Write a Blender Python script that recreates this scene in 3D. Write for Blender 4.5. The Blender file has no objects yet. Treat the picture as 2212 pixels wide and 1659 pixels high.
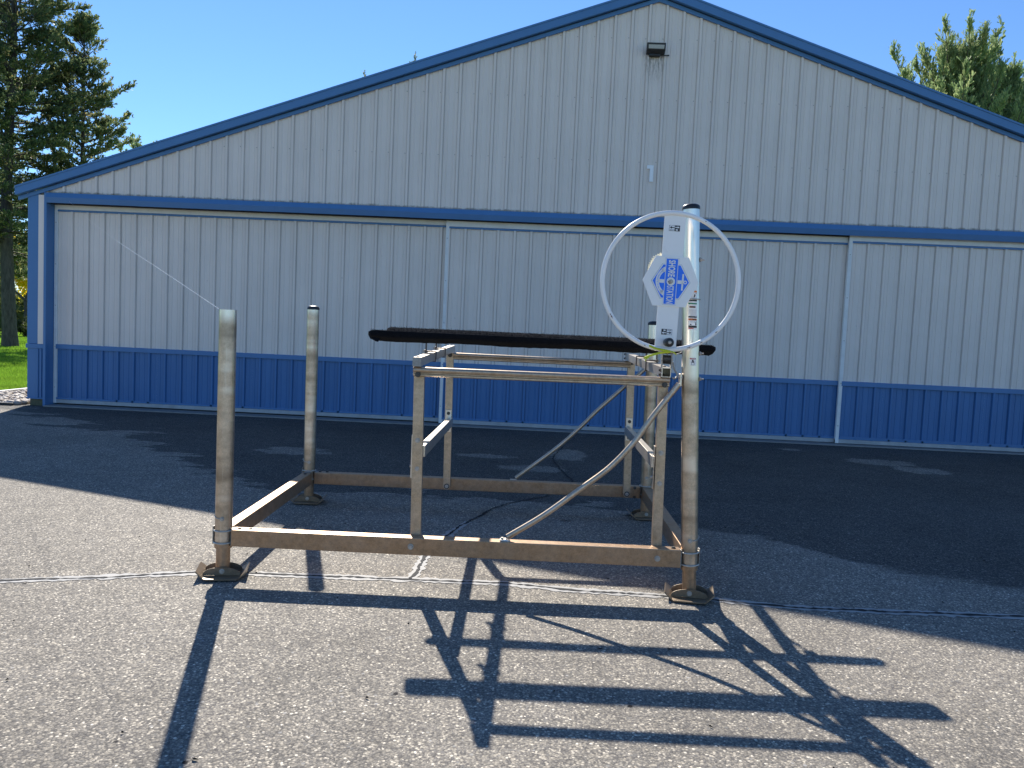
import bpy, bmesh, math, random
import numpy as np
from mathutils import Vector, Matrix, Quaternion

R = math.radians
scene = bpy.context.scene
col = scene.collection

# ------------------------------------------------------------------ camera
YAW, PITCH, ROLL, CAMH, FPX = -0.03163, -0.06236, 0.04559, 1.7258, 1666.7
cam = bpy.data.cameras.new('camera')
cam.sensor_width = 36.0
cam.lens = 36.0 * FPX / 2212.0
cam.clip_start = 0.05
cam.clip_end = 3000.0
camo = bpy.data.objects.new('camera', cam)
col.objects.link(camo)
fw = Vector((math.sin(YAW) * math.cos(PITCH), math.cos(YAW) * math.cos(PITCH), math.sin(PITCH)))
rt = Vector((math.cos(YAW), -math.sin(YAW), 0.0))
up = rt.cross(fw)
r2 = math.cos(ROLL) * rt + math.sin(ROLL) * up
u2 = -math.sin(ROLL) * rt + math.cos(ROLL) * up
camo.matrix_world = Matrix(((r2.x, u2.x, -fw.x, 0), (r2.y, u2.y, -fw.y, 0), (r2.z, u2.z, -fw.z, CAMH), (0, 0, 0, 1)))
scene.camera = camo

# ------------------------------------------------------------------ sky and sun
SUN_AZ = math.atan2(-0.309, 0.951)      # measured from +Y towards +X
SUN_EL = R(36.05)
world = bpy.data.worlds.new('World')
scene.world = world
world.use_nodes = True
wn = world.node_tree
wn.nodes.clear()
sky = wn.nodes.new('ShaderNodeTexSky')
sky.sky_type = 'NISHITA'
sky.sun_disc = False
sky.sun_elevation = SUN_EL
sky.sun_rotation = SUN_AZ
sky.altitude = 200
sky.air_density = 1.0
sky.dust_density = 0.0
sky.ozone_density = 9.0
bg = wn.nodes.new('ShaderNodeBackground')
bg.inputs['Strength'].default_value = 0.102
wo = wn.nodes.new('ShaderNodeOutputWorld')
wn.links.new(sky.outputs[0], bg.inputs[0])
wn.links.new(bg.outputs[0], wo.inputs[0])

sun = bpy.data.lights.new('sun', 'SUN')
sun.energy = 5.0
sun.angle = R(0.53)
sun.color = (1.0, 0.945, 0.86)
suno = bpy.data.objects.new('sun', sun)
col.objects.link(suno)
sdir = Vector((math.sin(SUN_AZ) * math.cos(SUN_EL), math.cos(SUN_AZ) * math.cos(SUN_EL), math.sin(SUN_EL)))
suno.rotation_mode = 'QUATERNION'
suno.rotation_quaternion = sdir.to_track_quat('Z', 'Y')
suno.location = (-20, 40, 40)

scene.view_settings.view_transform = 'Standard'
scene.view_settings.look = 'None'
scene.view_settings.gamma = 1.0
scene.view_settings.use_curve_mapping = False
scene.view_settings.exposure = 0.8

# ------------------------------------------------------------------ materials
class NT:
    def __init__(self, name):
        self.m = bpy.data.materials.new(name)
        self.m.use_nodes = True
        self.t = self.m.node_tree
        self.b = self.t.nodes['Principled BSDF']
        self.out = self.t.nodes['Material Output']
        self._tc = None
    def n(self, typ, **kw):
        nd = self.t.nodes.new('ShaderNode' + typ)
        for k, v in kw.items():
            setattr(nd, k, v)
        return nd
    def l(self, a, b):
        self.t.links.new(a, b)
    def tc(self, which='Object'):
        if self._tc is None:
            self._tc = self.n('TexCoord')
        return self._tc.outputs[which]
    def mapping(self, scale=(1, 1, 1), loc=(0, 0, 0), which='Object'):
        mp = self.n('Mapping')
        mp.inputs['Scale'].default_value = scale
        mp.inputs['Location'].default_value = loc
        self.l(self.tc(which), mp.inputs['Vector'])
        return mp.outputs[0]
    def noise(self, vec, scale=5, detail=4, rough=0.55):
        nd = self.n('TexNoise')
        nd.inputs['Scale'].default_value = scale
        nd.inputs['Detail'].default_value = detail
        nd.inputs['Roughness'].default_value = rough
        self.l(vec, nd.inputs['Vector'])
        return nd.outputs['Fac']
    def ramp(self, fac, stops, interp='LINEAR'):
        nd = self.n('ValToRGB')
        nd.color_ramp.interpolation = interp
        e = nd.color_ramp.elements
        while len(e) < len(stops):
            e.new(0.5)
        for i, (p, c) in enumerate(stops):
            e[i].position = p
            if not isinstance(c, tuple):
                c = (c, c, c)
            e[i].color = (c[0], c[1], c[2], 1)
        self.l(fac, nd.inputs[0])
        return nd.outputs[0]
    def math(self, op, a, b=None, c=None, clamp=False):
        nd = self.n('Math', operation=op)
        nd.use_clamp = clamp
        for i, x in enumerate((a, b, c)):
            if x is None:
                continue
            if isinstance(x, (int, float)):
                nd.inputs[i].default_value = x
            else:
                self.l(x, nd.inputs[i])
        return nd.outputs[0]
    def mix(self, fac, a, b, blend='MIX'):
        nd = self.n('Mix', data_type='RGBA', blend_type=blend)
        for sock, x in ((nd.inputs[0], fac), (nd.inputs[6], a), (nd.inputs[7], b)):
            if isinstance(x, (int, float)):
                sock.default_value = x
            elif isinstance(x, tuple):
                sock.default_value = (x[0], x[1], x[2], 1)
            else:
                self.l(x, sock)
        return nd.outputs[2]
    def smooth(self, x, lo, hi):
        nd = self.n('MapRange')
        nd.interpolation_type = 'SMOOTHSTEP'
        nd.inputs['From Min'].default_value = lo
        nd.inputs['From Max'].default_value = hi
        self.l(x, nd.inputs['Value'])
        return nd.outputs[0]
    def bump(self, h, strength=0.3, dist=0.01):
        nd = self.n('Bump')
        nd.inputs['Strength'].default_value = strength
        nd.inputs['Distance'].default_value = dist
        self.l(h, nd.inputs['Height'])
        self.l(nd.outputs[0], self.b.inputs['Normal'])
    def set(self, **kw):
        names = {'base': 'Base Color', 'rough': 'Roughness', 'metal': 'Metallic', 'spec': 'Specular IOR Level',
                 'sheen': 'Sheen Weight', 'sheenr': 'Sheen Roughness', 'coat': 'Coat Weight'}
        for k, v in kw.items():
            s = self.b.inputs[names[k]]
            if isinstance(v, tuple):
                s.default_value = (v[0], v[1], v[2], 1)
            elif isinstance(v, (int, float)):
                s.default_value = v
            else:
                self.l(v, s)
        return self
    def sep(self, vec):
        nd = self.n('SeparateXYZ')
        self.l(vec, nd.inputs[0])
        return nd.outputs

M = {}

def plain(name, base, rough=0.5, metal=0.0, var=0.0, scale=8.0, spec=0.5):
    t = NT(name)
    if var > 0:
        f = t.noise(t.tc(), scale, 5, 0.6)
        lo = tuple(max(0, c * (1 - var)) for c in base)
        hi = tuple(min(1, c * (1 + var)) for c in base)
        t.set(base=t.ramp(f, [(0.3, lo), (0.7, hi)]))
        t.set(rough=t.ramp(f, [(0.3, max(0, rough - 0.08)), (0.7, min(1, rough + 0.1))]))
    else:
        t.set(base=base, rough=rough)
    t.set(metal=metal, spec=spec)
    M[name] = t.m
    return t

# ---- asphalt
def make_asphalt():
    t = NT('asphalt')
    obj = t.tc('Object')
    vor = t.n('TexVoronoi'); vor.inputs['Scale'].default_value = 95; t.l(obj, vor.inputs['Vector'])
    wn_ = t.n('TexWhiteNoise'); wn_.noise_dimensions = '3D'; t.l(vor.outputs['Position'], wn_.inputs['Vector'])
    stone = t.ramp(wn_.outputs['Value'], [(0.0, (0.058, 0.058, 0.060)), (0.35, (0.088, 0.087, 0.085)), (0.7, (0.115, 0.111, 0.103)), (0.9, (0.155, 0.148, 0.133)), (0.98, (0.24, 0.23, 0.205)), (1.0, (0.33, 0.32, 0.29))])
    gap = t.ramp(vor.outputs['Distance'], [(0.25, 1.0), (0.62, 0.66)])
    fine = t.noise(obj, 420, 2, 0.6)
    fine = t.ramp(fine, [(0.3, 0.75), (0.7, 1.25)])
    c = t.mix(1.0, stone, gap, 'MULTIPLY')
    c = t.mix(1.0, c, fine, 'MULTIPLY')
    c = t.mix(1.0, c, (2.75, 2.55, 2.27), 'MULTIPLY')
    # large stones
    v2 = t.n('TexVoronoi'); v2.inputs['Scale'].default_value = 32; t.l(obj, v2.inputs['Vector'])
    w2 = t.n('TexWhiteNoise'); w2.noise_dimensions = '3D'; t.l(v2.outputs['Position'], w2.inputs['Vector'])
    near = t.math('LESS_THAN', v2.outputs['Distance'], 0.26)
    rare = t.math('GREATER_THAN', w2.outputs['Value'], 0.80)
    big = t.math('MULTIPLY', near, rare)
    c = t.mix(big, c, t.ramp(w2.outputs['Value'], [(0.8, (0.15, 0.14, 0.13)), (0.93, (0.22, 0.21, 0.19)), (1.0, (0.38, 0.36, 0.33))]))
    # small pits and pock marks
    pv = t.n('TexVoronoi'); pv.inputs['Scale'].default_value = 2.6; t.l(obj, pv.inputs['Vector'])
    pn = t.math('ADD', pv.outputs['Distance'], t.math('MULTIPLY', t.noise(obj, 30, 3, 0.6), 0.06))
    c = t.mix(t.smooth(pn, 0.075, 0.055), c, (0.022, 0.021, 0.022))
    # broad wear
    wear = t.noise(obj, 0.55, 5, 0.6)
    c = t.mix(1.0, c, t.ramp(wear, [(0.3, 0.84), (0.7, 1.16)]), 'MULTIPLY')
    w3 = t.noise(obj, 4.0, 4, 0.6)
    c = t.mix(1.0, c, t.ramp(w3, [(0.3, 0.9), (0.7, 1.1)]), 'MULTIPLY')
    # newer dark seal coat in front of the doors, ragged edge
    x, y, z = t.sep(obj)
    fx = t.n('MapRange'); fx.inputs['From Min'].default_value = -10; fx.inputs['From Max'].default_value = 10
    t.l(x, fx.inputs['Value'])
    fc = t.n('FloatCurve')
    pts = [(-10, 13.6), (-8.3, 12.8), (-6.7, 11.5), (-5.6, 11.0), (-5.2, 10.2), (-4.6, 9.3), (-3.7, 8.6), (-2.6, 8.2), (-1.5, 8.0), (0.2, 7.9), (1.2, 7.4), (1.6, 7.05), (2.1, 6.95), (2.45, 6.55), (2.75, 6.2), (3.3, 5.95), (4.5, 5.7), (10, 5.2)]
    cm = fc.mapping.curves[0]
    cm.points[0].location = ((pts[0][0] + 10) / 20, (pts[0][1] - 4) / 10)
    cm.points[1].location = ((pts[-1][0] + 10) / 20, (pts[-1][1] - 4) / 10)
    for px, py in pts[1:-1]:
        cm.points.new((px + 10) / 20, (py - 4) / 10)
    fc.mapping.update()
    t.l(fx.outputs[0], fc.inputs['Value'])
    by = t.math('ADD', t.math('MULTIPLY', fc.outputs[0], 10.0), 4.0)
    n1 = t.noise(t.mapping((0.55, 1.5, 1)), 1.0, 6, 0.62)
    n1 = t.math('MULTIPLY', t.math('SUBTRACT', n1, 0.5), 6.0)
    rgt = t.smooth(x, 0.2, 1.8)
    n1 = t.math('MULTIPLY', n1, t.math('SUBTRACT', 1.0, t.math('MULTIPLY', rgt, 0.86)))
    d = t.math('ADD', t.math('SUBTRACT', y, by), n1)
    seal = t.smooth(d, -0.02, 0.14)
    # islands where the coat has worn through
    isl = None
    for (cx, cy, rx, ry) in [(-3.3, 10.5, 0.45, 0.3), (-0.65, 10.9, 0.35, 0.16), (0.03, 10.05, 0.4, 0.22), (0.5, 11.4, 0.25, 0.5), (5.45, 12.25, 0.5, 0.3), (5.8, 11.6, 0.35, 0.28), (4.4, 13.3, 0.2, 0.1)]:
        dx = t.math('DIVIDE', t.math('SUBTRACT', x, cx), rx)
        dy = t.math('DIVIDE', t.math('SUBTRACT', y, cy), ry)
        e = t.math('ADD', t.math('MULTIPLY', dx, dx), t.math('MULTIPLY', dy, dy))
        isl = e if isl is None else t.math('MINIMUM', isl, e)
    n2 = t.noise(t.mapping((2.2, 3.4, 1)), 1.6, 5, 0.65)
    isl = t.math('ADD', isl, t.math('MULTIPLY', t.math('SUBTRACT', n2, 0.5), 5.0))
    isl = t.smooth(isl, 1.5, 0.8)
    seal = t.math('MULTIPLY', seal, t.math('SUBTRACT', 1.0, t.math('MULTIPLY', isl, 0.95)))
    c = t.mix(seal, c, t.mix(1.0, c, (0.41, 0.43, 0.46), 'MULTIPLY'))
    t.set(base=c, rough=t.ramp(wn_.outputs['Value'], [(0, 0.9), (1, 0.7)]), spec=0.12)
    hgt = t.math('SUBTRACT', 1.0, vor.outputs['Distance'])
    hgt = t.math('ADD', hgt, t.math('MULTIPLY', wn_.outputs['Value'], 0.6))
    t.bump(hgt, 0.38, 0.005)
    M['asphalt'] = t.m
make_asphalt()

# ---- weathered aluminium with lake film
def alu(name, film_lo, film_hi, bands=False, clean_z=None, brown=(0.46, 0.325, 0.20), metal_base=(0.80, 0.76, 0.70), fm=0.55):
    """aluminium under a brown lake film: the film stays partly metallic, so tubes keep their sheen"""
    t = NT(name)
    obj = t.tc('Object')
    n_big = t.noise(obj, 7, 5, 0.6)
    n_fine = t.noise(obj, 90, 3, 0.65)
    film = t.math('ADD', t.math('MULTIPLY', n_big, 0.7), t.math('MULTIPLY', n_fine, 0.3))
    film = t.ramp(film, [(0.3, film_lo), (0.7, film_hi)])
    fcol = t.ramp(t.noise(obj, 26, 4, 0.7), [(0.3, tuple(c * 0.72 for c in brown)), (0.7, tuple(min(1, c * 1.2) for c in brown))])
    fine2 = t.noise(obj, 170, 2, 0.6)
    fcol = t.mix(1.0, fcol, t.ramp(fine2, [(0.3, 0.86), (0.7, 1.14)]), 'MULTIPLY')
    if bands:
        bn = t.noise(t.mapping((0.8, 0.8, 4.2)), 1.2, 2, 0.5)
        bn2 = t.noise(t.mapping((2.5, 2.5, 12)), 1.0, 2, 0.5)
        b = t.math('ADD', t.math('MULTIPLY', bn, 0.72), t.math('MULTIPLY', bn2, 0.28))
        film = t.math('MULTIPLY', film, t.ramp(b, [(0.36, 0.3), (0.47, 0.9), (0.6, 1.0)]))
        fcol = t.mix(t.ramp(b, [(0.50, 0.0), (0.64, 1.0)]), fcol, tuple(c * 0.45 for c in brown))
        scr = t.noise(t.mapping((60, 60, 2.2)), 1.0, 3, 0.7)
        film = t.math('MULTIPLY', film, t.ramp(scr, [(0.62, 1.0), (0.72, 0.55)]))
    if clean_z is not None:
        x, y, z = t.sep(obj)
        zz = t.math('ADD', z, t.math('MULTIPLY', t.math('SUBTRACT', n_big, 0.5), 0.06))
        film = t.math('MULTIPLY', film, t.math('SUBTRACT', 1.0, t.math('MULTIPLY', t.smooth(zz, clean_z - 0.05, clean_z + 0.04), 0.88)))
    t.set(base=t.mix(film, metal_base, fcol))
    t.set(metal=t.math('SUBTRACT', 1.0, t.math('MULTIPLY', film, 1.0 - fm), clamp=True))
    t.set(rough=t.math('ADD', 0.27, t.math('MULTIPLY', film, 0.13)), spec=0.4)
    t.bump(n_fine, 0.08, 0.003)
    M[name] = t.m

alu('alu_beam', 0.85, 1.0, brown=(0.37, 0.225, 0.12), fm=0.62)
alu('alu_foot', 0.9, 1.0, brown=(0.20, 0.145, 0.09), fm=0.4)
alu('alu_leg', 0.75, 1.0, brown=(0.45, 0.32, 0.20), fm=0.62)
alu('alu_pipe', 0.55, 0.95, brown=(0.46, 0.34, 0.22), fm=0.7)
alu('alu_clean', 0.25, 0.7, brown=(0.56, 0.45, 0.33), fm=0.7)
for _n, _z in (('short', 1.76), ('back', 1.86), ('tall', 1.50), ('rear', 1.55)):
    alu('alu_post_' + _n, 0.8, 1.0, True, _z, (0.50, 0.38, 0.265), fm=0.85)
plain('galv_bolt', (0.46, 0.42, 0.37), 0.5, 0.5, 0.25, 60)
plain('bolt_dark', (0.08, 0.075, 0.07), 0.5, 0.6, 0.3, 60)
plain('ubolt_steel', (0.10, 0.08, 0.075), 0.45, 0.7, 0.4, 40)
plain('galv_ring', (0.50, 0.47, 0.42), 0.45, 0.4, 0.2, 40)
plain('pulley_grey', (0.30, 0.29, 0.27), 0.5, 0.6, 0.3, 50)
plain('black_plastic', (0.012, 0.013, 0.015), 0.38)
plain('white_paint', (0.90, 0.88, 0.85), 0.32, 0, 0.03, 6)
plain('winch_zinc', (0.62, 0.60, 0.48), 0.4, 0.55, 0.2, 30)
plain('decal_white', (0.82, 0.82, 0.82), 0.4)
plain('decal_silver', (0.55, 0.57, 0.60), 0.35, 0.2)
plain('decal_black', (0.02, 0.02, 0.022), 0.45)
plain('decal_blue', (0.012, 0.18, 0.9), 0.35, 0, 0.06, 40)
plain('decal_orange', (0.75, 0.20, 0.03), 0.45)
plain('decal_red', (0.45, 0.06, 0.05), 0.45)
plain('decal_grey', (0.38, 0.38, 0.40), 0.5)
plain('decal_green', (0.02, 0.22, 0.12), 0.45)
plain('rust', (0.12, 0.045, 0.03), 0.75, 0, 0.5, 120)
plain('yellow_strap', (0.62, 0.66, 0.03), 0.6, 0, 0.1, 60)
plain('silk', (0.9, 0.9, 0.9), 0.3)
t = plain('carpet', (0.012, 0.012, 0.014), 0.95, 0, 0.4, 140)
t.set(sheen=0.05, sheenr=0.5, spec=0.0)
t.bump(t.noise(t.tc(), 260, 3, 0.7), 0.9, 0.006)

# ---- hangar sheet metal
def sheet(name, base, var=0.06, gable=False, rough=0.42, ribx=None):
    t = NT(name)
    obj = t.tc('Object')
    streak = t.noise(t.mapping((6, 6, 0.35)), 1.0, 5, 0.6)
    blot = t.noise(obj, 1.1, 4, 0.6)
    c = t.mix(1.0, base, t.ramp(streak, [(0.3, 1 - var * 0.6), (0.7, 1 + var * 0.6)]), 'MULTIPLY')
    c = t.mix(1.0, c, t.ramp(blot, [(0.3, 1 - var * 0.6), (0.7, 1 + var * 0.6)]), 'MULTIPLY')
    speck = t.noise(t.mapping((1, 1, 0.7)), 26, 3, 0.6)
    c = t.mix(t.ramp(speck, [(0.69, 0.0), (0.74, 0.45)]), c, tuple(b * 0.6 for b in base))
    if ribx is not None:
        # dark band painted at each rib's foot to deepen the rib shading
        x, y, z = t.sep(obj)
        ph = t.math('FRACT', t.math('DIVIDE', t.math('ADD', x, 30 * 0.3048 - ribx), 0.3048))
        d = t.math('MINIMUM', t.math('ABSOLUTE', t.math('SUBTRACT', ph, 0.105)), t.math('ABSOLUTE', t.math('SUBTRACT', ph, 0.895)))
        g = t.math('MULTIPLY', t.smooth(d, 0.040, 0.008), t.ramp(t.noise(t.mapping((9, 9, 0.8)), 1.0, 4, 0.6), [(0.3, 0.25), (0.7, 0.6)]))
        c = t.mix(g, c, tuple(b * 0.45 for b in base))
    if gable:
        x, y, z = t.sep(obj)
        dirt = t.noise(t.mapping((9, 9, 14)), 1.0, 5, 0.7)
        zz = t.math('ADD', z, t.math('MULTIPLY', t.math('SUBTRACT', dirt, 0.5), 0.11))
        m = t.smooth(zz, 4.035, 3.99)
        c = t.mix(t.math('MULTIPLY', m, 0.75), c, (0.13, 0.13, 0.09))
        # rust-brown run-off below the wall light
        dx = t.math('ABSOLUTE', t.math('ADD', x, 0.03))
        mx = t.smooth(dx, 0.24, 0.08)
        mz = t.math('MULTIPLY', t.smooth(z, 6.25, 6.88), t.smooth(z, 6.98, 6.90))
        st = t.noise(t.mapping((34, 34, 7)), 1.0, 5, 0.7)
        zlim = t.math('MULTIPLY', t.math('MULTIPLY', mx, mz), t.ramp(st, [(0.42, 0.0), (0.62, 0.8)]))
        c = t.mix(zlim, c, (0.11, 0.095, 0.065))
    t.set(base=c, rough=rough, spec=0.4)
    t.bump(t.noise(t.mapping((2.2, 2.2, 0.9)), 1.0, 3, 0.5), 0.22, 0.03)
    M[name] = t.m
sheet('sheet_grey', (0.82, 0.72, 0.64), gable=True, ribx=-3.765 - 1.87)
for _i, _r in enumerate((-8.91, -1.442, 5.891)):
    sheet('sheet_door%d' % _i, (0.81, 0.71, 0.63), ribx=_r - 1.87)
    sheet('sheet_blue%d' % _i, (0.062, 0.178, 0.385), 0.08, ribx=_r - 1.87)
sheet('trim_blue', (0.08, 0.205, 0.415), 0.05)
plain('galv_frame', (0.80, 0.79, 0.76), 0.5, 0.0, 0.08, 5)
plain('galv_low', (0.40, 0.41, 0.41), 0.6, 0.0, 0.15, 5)
plain('roof_metal', (0.40, 0.41, 0.40), 0.4, 0.3, 0.1, 2)
plain('concrete', (0.24, 0.235, 0.225), 0.85, 0, 0.15, 6)
plain('skirt_wood', (0.12, 0.12, 0.07), 0.85, 0, 0.3, 10)
plain('number_white', (0.95, 0.95, 0.95), 0.4, 0, 0.04, 30)
plain('screw', (0.38, 0.36, 0.34), 0.6)
plain('lamp_body', (0.025, 0.023, 0.022), 0.5)
plain('lamp_glass', (0.45, 0.43, 0.38), 0.35, 0, 0.15, 60)
plain('gap_shade', (0.02, 0.02, 0.022), 0.8)  # near-black colour standing in for shade above and behind the doors
plain('kerb_white', (0.66, 0.66, 0.64), 0.6, 0, 0.1, 10)
plain('edging_black', (0.02, 0.02, 0.02), 0.6)
plain('crack', (0.012, 0.012, 0.014), 0.9)
t = plain('crack_seal', (0.34, 0.33, 0.31), 0.75, 0, 0.25, 14)
t.bump(t.noise(t.tc(), 120, 3, 0.6), 0.3, 0.004)
t = NT('river_rock'); 
oi = t.n('NewGeometry'); 
t.set(base=t.ramp(oi.outputs['Random Per Island'], [(0, (0.16, 0.12, 0.09)), (0.4, (0.34, 0.30, 0.26)), (0.7, (0.42, 0.36, 0.32)), (1, (0.6, 0.58, 0.55))]), rough=0.7)
M['river_rock'] = t.m
t = NT('lawn')
f = t.noise(t.tc(), 1.2, 6, 0.65); f2 = t.noise(t.tc(), 26, 4, 0.7)
c = t.ramp(f, [(0.3, (0.15, 0.28, 0.022)), (0.7, (0.21, 0.37, 0.035))])
c = t.mix(1.0, c, t.ramp(f2, [(0.25, 0.6), (0.75, 1.4)]), 'MULTIPLY')
t.set(base=c, rough=1.0, spec=0.0); t.bump(f2, 0.6, 0.04)
M['lawn'] = t.m

def leafy(name, stops, trans=0.45, rough=0.55):
    t = NT(name)
    g = t.n('NewGeometry')
    c = t.ramp(g.outputs['Random Per Island'], stops)
    big = t.noise(t.tc(), 0.5, 3, 0.5)
    c = t.mix(1.0, c, t.ramp(big, [(0.3, 0.75), (0.7, 1.25)]), 'MULTIPLY')
    t.set(base=c, rough=rough, spec=0.3)
    tr = t.n('BsdfTranslucent')
    t.l(c, tr.inputs['Color'])
    ms = t.n('MixShader'); ms.inputs[0].default_value = trans
    t.l(t.b.outputs[0], ms.inputs[1]); t.l(tr.outputs[0], ms.inputs[2])
    t.l(ms.outputs[0], t.out.inputs['Surface'])
    M[name] = t.m
leafy('needles', [(0, (0.075, 0.12, 0.06)), (0.6, (0.14, 0.19, 0.09)), (0.9, (0.27, 0.30, 0.135)), (1, (0.45, 0.36, 0.14))], 0.5)
leafy('needles_light', [(0, (0.17, 0.25, 0.11)), (0.6, (0.28, 0.36, 0.16)), (1, (0.46, 0.48, 0.22))], 0.5)
leafy('leaf_yellow', [(0, (0.6, 0.45, 0.03)), (0.6, (0.8, 0.65, 0.04)), (1, (0.75, 0.45, 0.03))], 0.6)
leafy('leaf_orange', [(0, (0.40, 0.17, 0.02)), (1, (0.55, 0.30, 0.03))], 0.5)
leafy('leaf_green', [(0, (0.05, 0.075, 0.02)), (1, (0.13, 0.15, 0.04))], 0.4)
leafy('grass_blade', [(0, (0.12, 0.24, 0.02)), (1, (0.24, 0.40, 0.04))], 0.5)
t = NT('bark')
f = t.noise(t.mapping((6, 6, 1.6)), 1.6, 6, 0.7)
t.set(base=t.ramp(f, [(0.3, (0.035, 0.03, 0.027)), (0.7, (0.13, 0.115, 0.10))]), rough=0.9)
t.bump(f, 0.8, 0.05)
M['bark'] = t.m

# ------------------------------------------------------------------ mesh helpers
def link(o, parent=None):
    col.objects.link(o)
    if parent is not None:
        o.parent = parent
    return o

def mesh_obj(name, verts, faces, mat, parent=None, smooth=False):
    me = bpy.data.meshes.new(name)
    me.from_pydata([tuple(v) for v in verts], [], faces)
    me.update()
    if mat:
        me.materials.append(M[mat])
    if smooth:
        me.polygons.foreach_set('use_smooth', [True] * len(me.polygons))
    o = bpy.data.objects.new(name, me)
    return link(o, parent)

def big_mesh(name, V, T, mat, parent=None, smooth=False):
    """V (n,3) array, T (m,3) triangle array."""
    me = bpy.data.meshes.new(name)
    V = np.asarray(V, dtype=np.float32); T = np.asarray(T, dtype=np.int32)
    me.vertices.add(len(V)); me.vertices.foreach_set('co', V.ravel())
    me.loops.add(len(T) * 3); me.loops.foreach_set('vertex_index', T.ravel())
    me.polygons.add(len(T))
    me.polygons.foreach_set('loop_start', np.arange(0, len(T) * 3, 3, dtype=np.int32))
    if smooth:
        me.polygons.foreach_set('use_smooth', np.ones(len(T), dtype=bool))
    me.update(calc_edges=True)
    me.materials.append(M[mat])
    o = bpy.data.objects.new(name, me)
    return link(o, parent)

def tag(o, label=None, cat=None, group=None, kind=None):
    if label: o['label'] = label
    if cat: o['category'] = cat
    if group: o['group'] = group
    if kind: o['kind'] = kind
    return o

def empty(name, loc, rz=0.0):
    o = bpy.data.objects.new(name, None)
    o.location = loc
    o.rotation_euler = (0, 0, rz)
    o.empty_display_size = 0.2
    col.objects.link(o)
    return o

class MB:
    """collects simple shapes into one mesh"""
    def __init__(self):
        self.v = []; self.f = []
    def add(self, verts, faces):
        b = len(self.v)
        self.v += [tuple(x) for x in verts]
        self.f += [tuple(i + b for i in f) for f in faces]
        return self
    def box(self, x0, x1, y0, y1, z0, z1):
        return self.add([(x0, y0, z0), (x1, y0, z0), (x1, y1, z0), (x0, y1, z0), (x0, y0, z1), (x1, y0, z1), (x1, y1, z1), (x0, y1, z1)],
                        [(0, 3, 2, 1), (4, 5, 6, 7), (0, 1, 5, 4), (1, 2, 6, 5), (2, 3, 7, 6), (3, 0, 4, 7)])
    def hexa(self, c):
        """8 corners: bottom 4 ccw, top 4 ccw"""
        return self.add(c, [(0, 3, 2, 1), (4, 5, 6, 7), (0, 1, 5, 4), (1, 2, 6, 5), (2, 3, 7, 6), (3, 0, 4, 7)])
    def tube(self, pts, r, seg=12, caps=True, closed=False):
        pts = [Vector(p) for p in pts]
        rs = r if isinstance(r, (list, tuple)) else [r] * len(pts)
        n = len(pts)
        tang = []
        for i in range(n):
            if closed:
                d = pts[(i + 1) % n] - pts[i - 1]
            else:
                d = pts[min(i + 1, n - 1)] - pts[max(i - 1, 0)]
            tang.append(d.normalized())
        t0 = tang[0]
        a = Vector((0, 0, 1)) if abs(t0.z) < 0.9 else Vector((1, 0, 0))
        nrm = t0.cross(a).normalized()
        V = []; F = []
        prev = t0
        for i in range(n):
            q = prev.rotation_difference(tang[i]) if i else Quaternion()
            nrm = (q @ nrm).normalized()
            prev = tang[i]
            bn = tang[i].cross(nrm)
            for k in range(seg):
                an = 2 * math.pi * k / seg
                V.append(pts[i] + (nrm * math.cos(an) + bn * math.sin(an)) * rs[i])
        m = n if closed else n - 1
        for i in range(m):
            j = (i + 1) % n
            for k in range(seg):
                k2 = (k + 1) % seg
                F.append((i * seg + k, i * seg + k2, j * seg + k2, j * seg + k))
        if caps and not closed:
            F.append(tuple(range(seg - 1, -1, -1)))
            F.append(tuple((n - 1) * seg + k for k in range(seg)))
        return self.add(V, F)
    def ring(self, c, axis, Rr, r, n=28, seg=8, a0=0, a1=2 * math.pi):
        axis = Vector(axis).normalized()
        a = Vector((0, 0, 1)) if abs(axis.z) < 0.9 else Vector((1, 0, 0))
        e1 = axis.cross(a).normalized(); e2 = axis.cross(e1)
        full = abs(a1 - a0 - 2 * math.pi) < 1e-6
        N = n if full else n + 1
        pts = [Vector(c) + (e1 * math.cos(a0 + (a1 - a0) * i / n) + e2 * math.sin(a0 + (a1 - a0) * i / n)) * Rr for i in range(N)]
        return self.tube(pts, r, seg, True, full)
    def hexbolt(self, c, axis, r, h):
        axis = Vector(axis).normalized()
        return self.tube([Vector(c), Vector(c) + axis * h * 0.35], [r * 1.45] * 2, 14).tube([Vector(c) + axis * h * 0.35, Vector(c) + axis * h], [r] * 2, 6)
    def prism(self, poly, fn, d0, d1):
        """2D polygon -> extruded by fn(x, y, depth)"""
        n = len(poly)
        V = [fn(x, y, d0) for x, y in poly] + [fn(x, y, d1) for x, y in poly]
        F = [tuple(range(n)), tuple(range(2 * n - 1, n - 1, -1))] + [(i, i + n, (i + 1) % n + n, (i + 1) % n) for i in range(n)]
        return self.add(V, F)
    def build(self, name, mat, parent=None, smooth=False, bevel=0.0, seg=2, fix=False, autosmooth=False):
        o = mesh_obj(name, self.v, self.f, mat, parent, smooth)
        if bevel or fix:
            bm = bmesh.new(); bm.from_mesh(o.data)
            bmesh.ops.recalc_face_normals(bm, faces=bm.faces)
            if bevel:
                bmesh.ops.bevel(bm, geom=list(bm.edges), offset=bevel, segments=seg, affect='EDGES', profile=0.6)
            bm.to_mesh(o.data); bm.free()
        if autosmooth:
            o.data.polygons.foreach_set('use_smooth', [True] * len(o.data.polygons))
            o.data.set_sharp_from_angle(angle=R(38))
        return o

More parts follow.
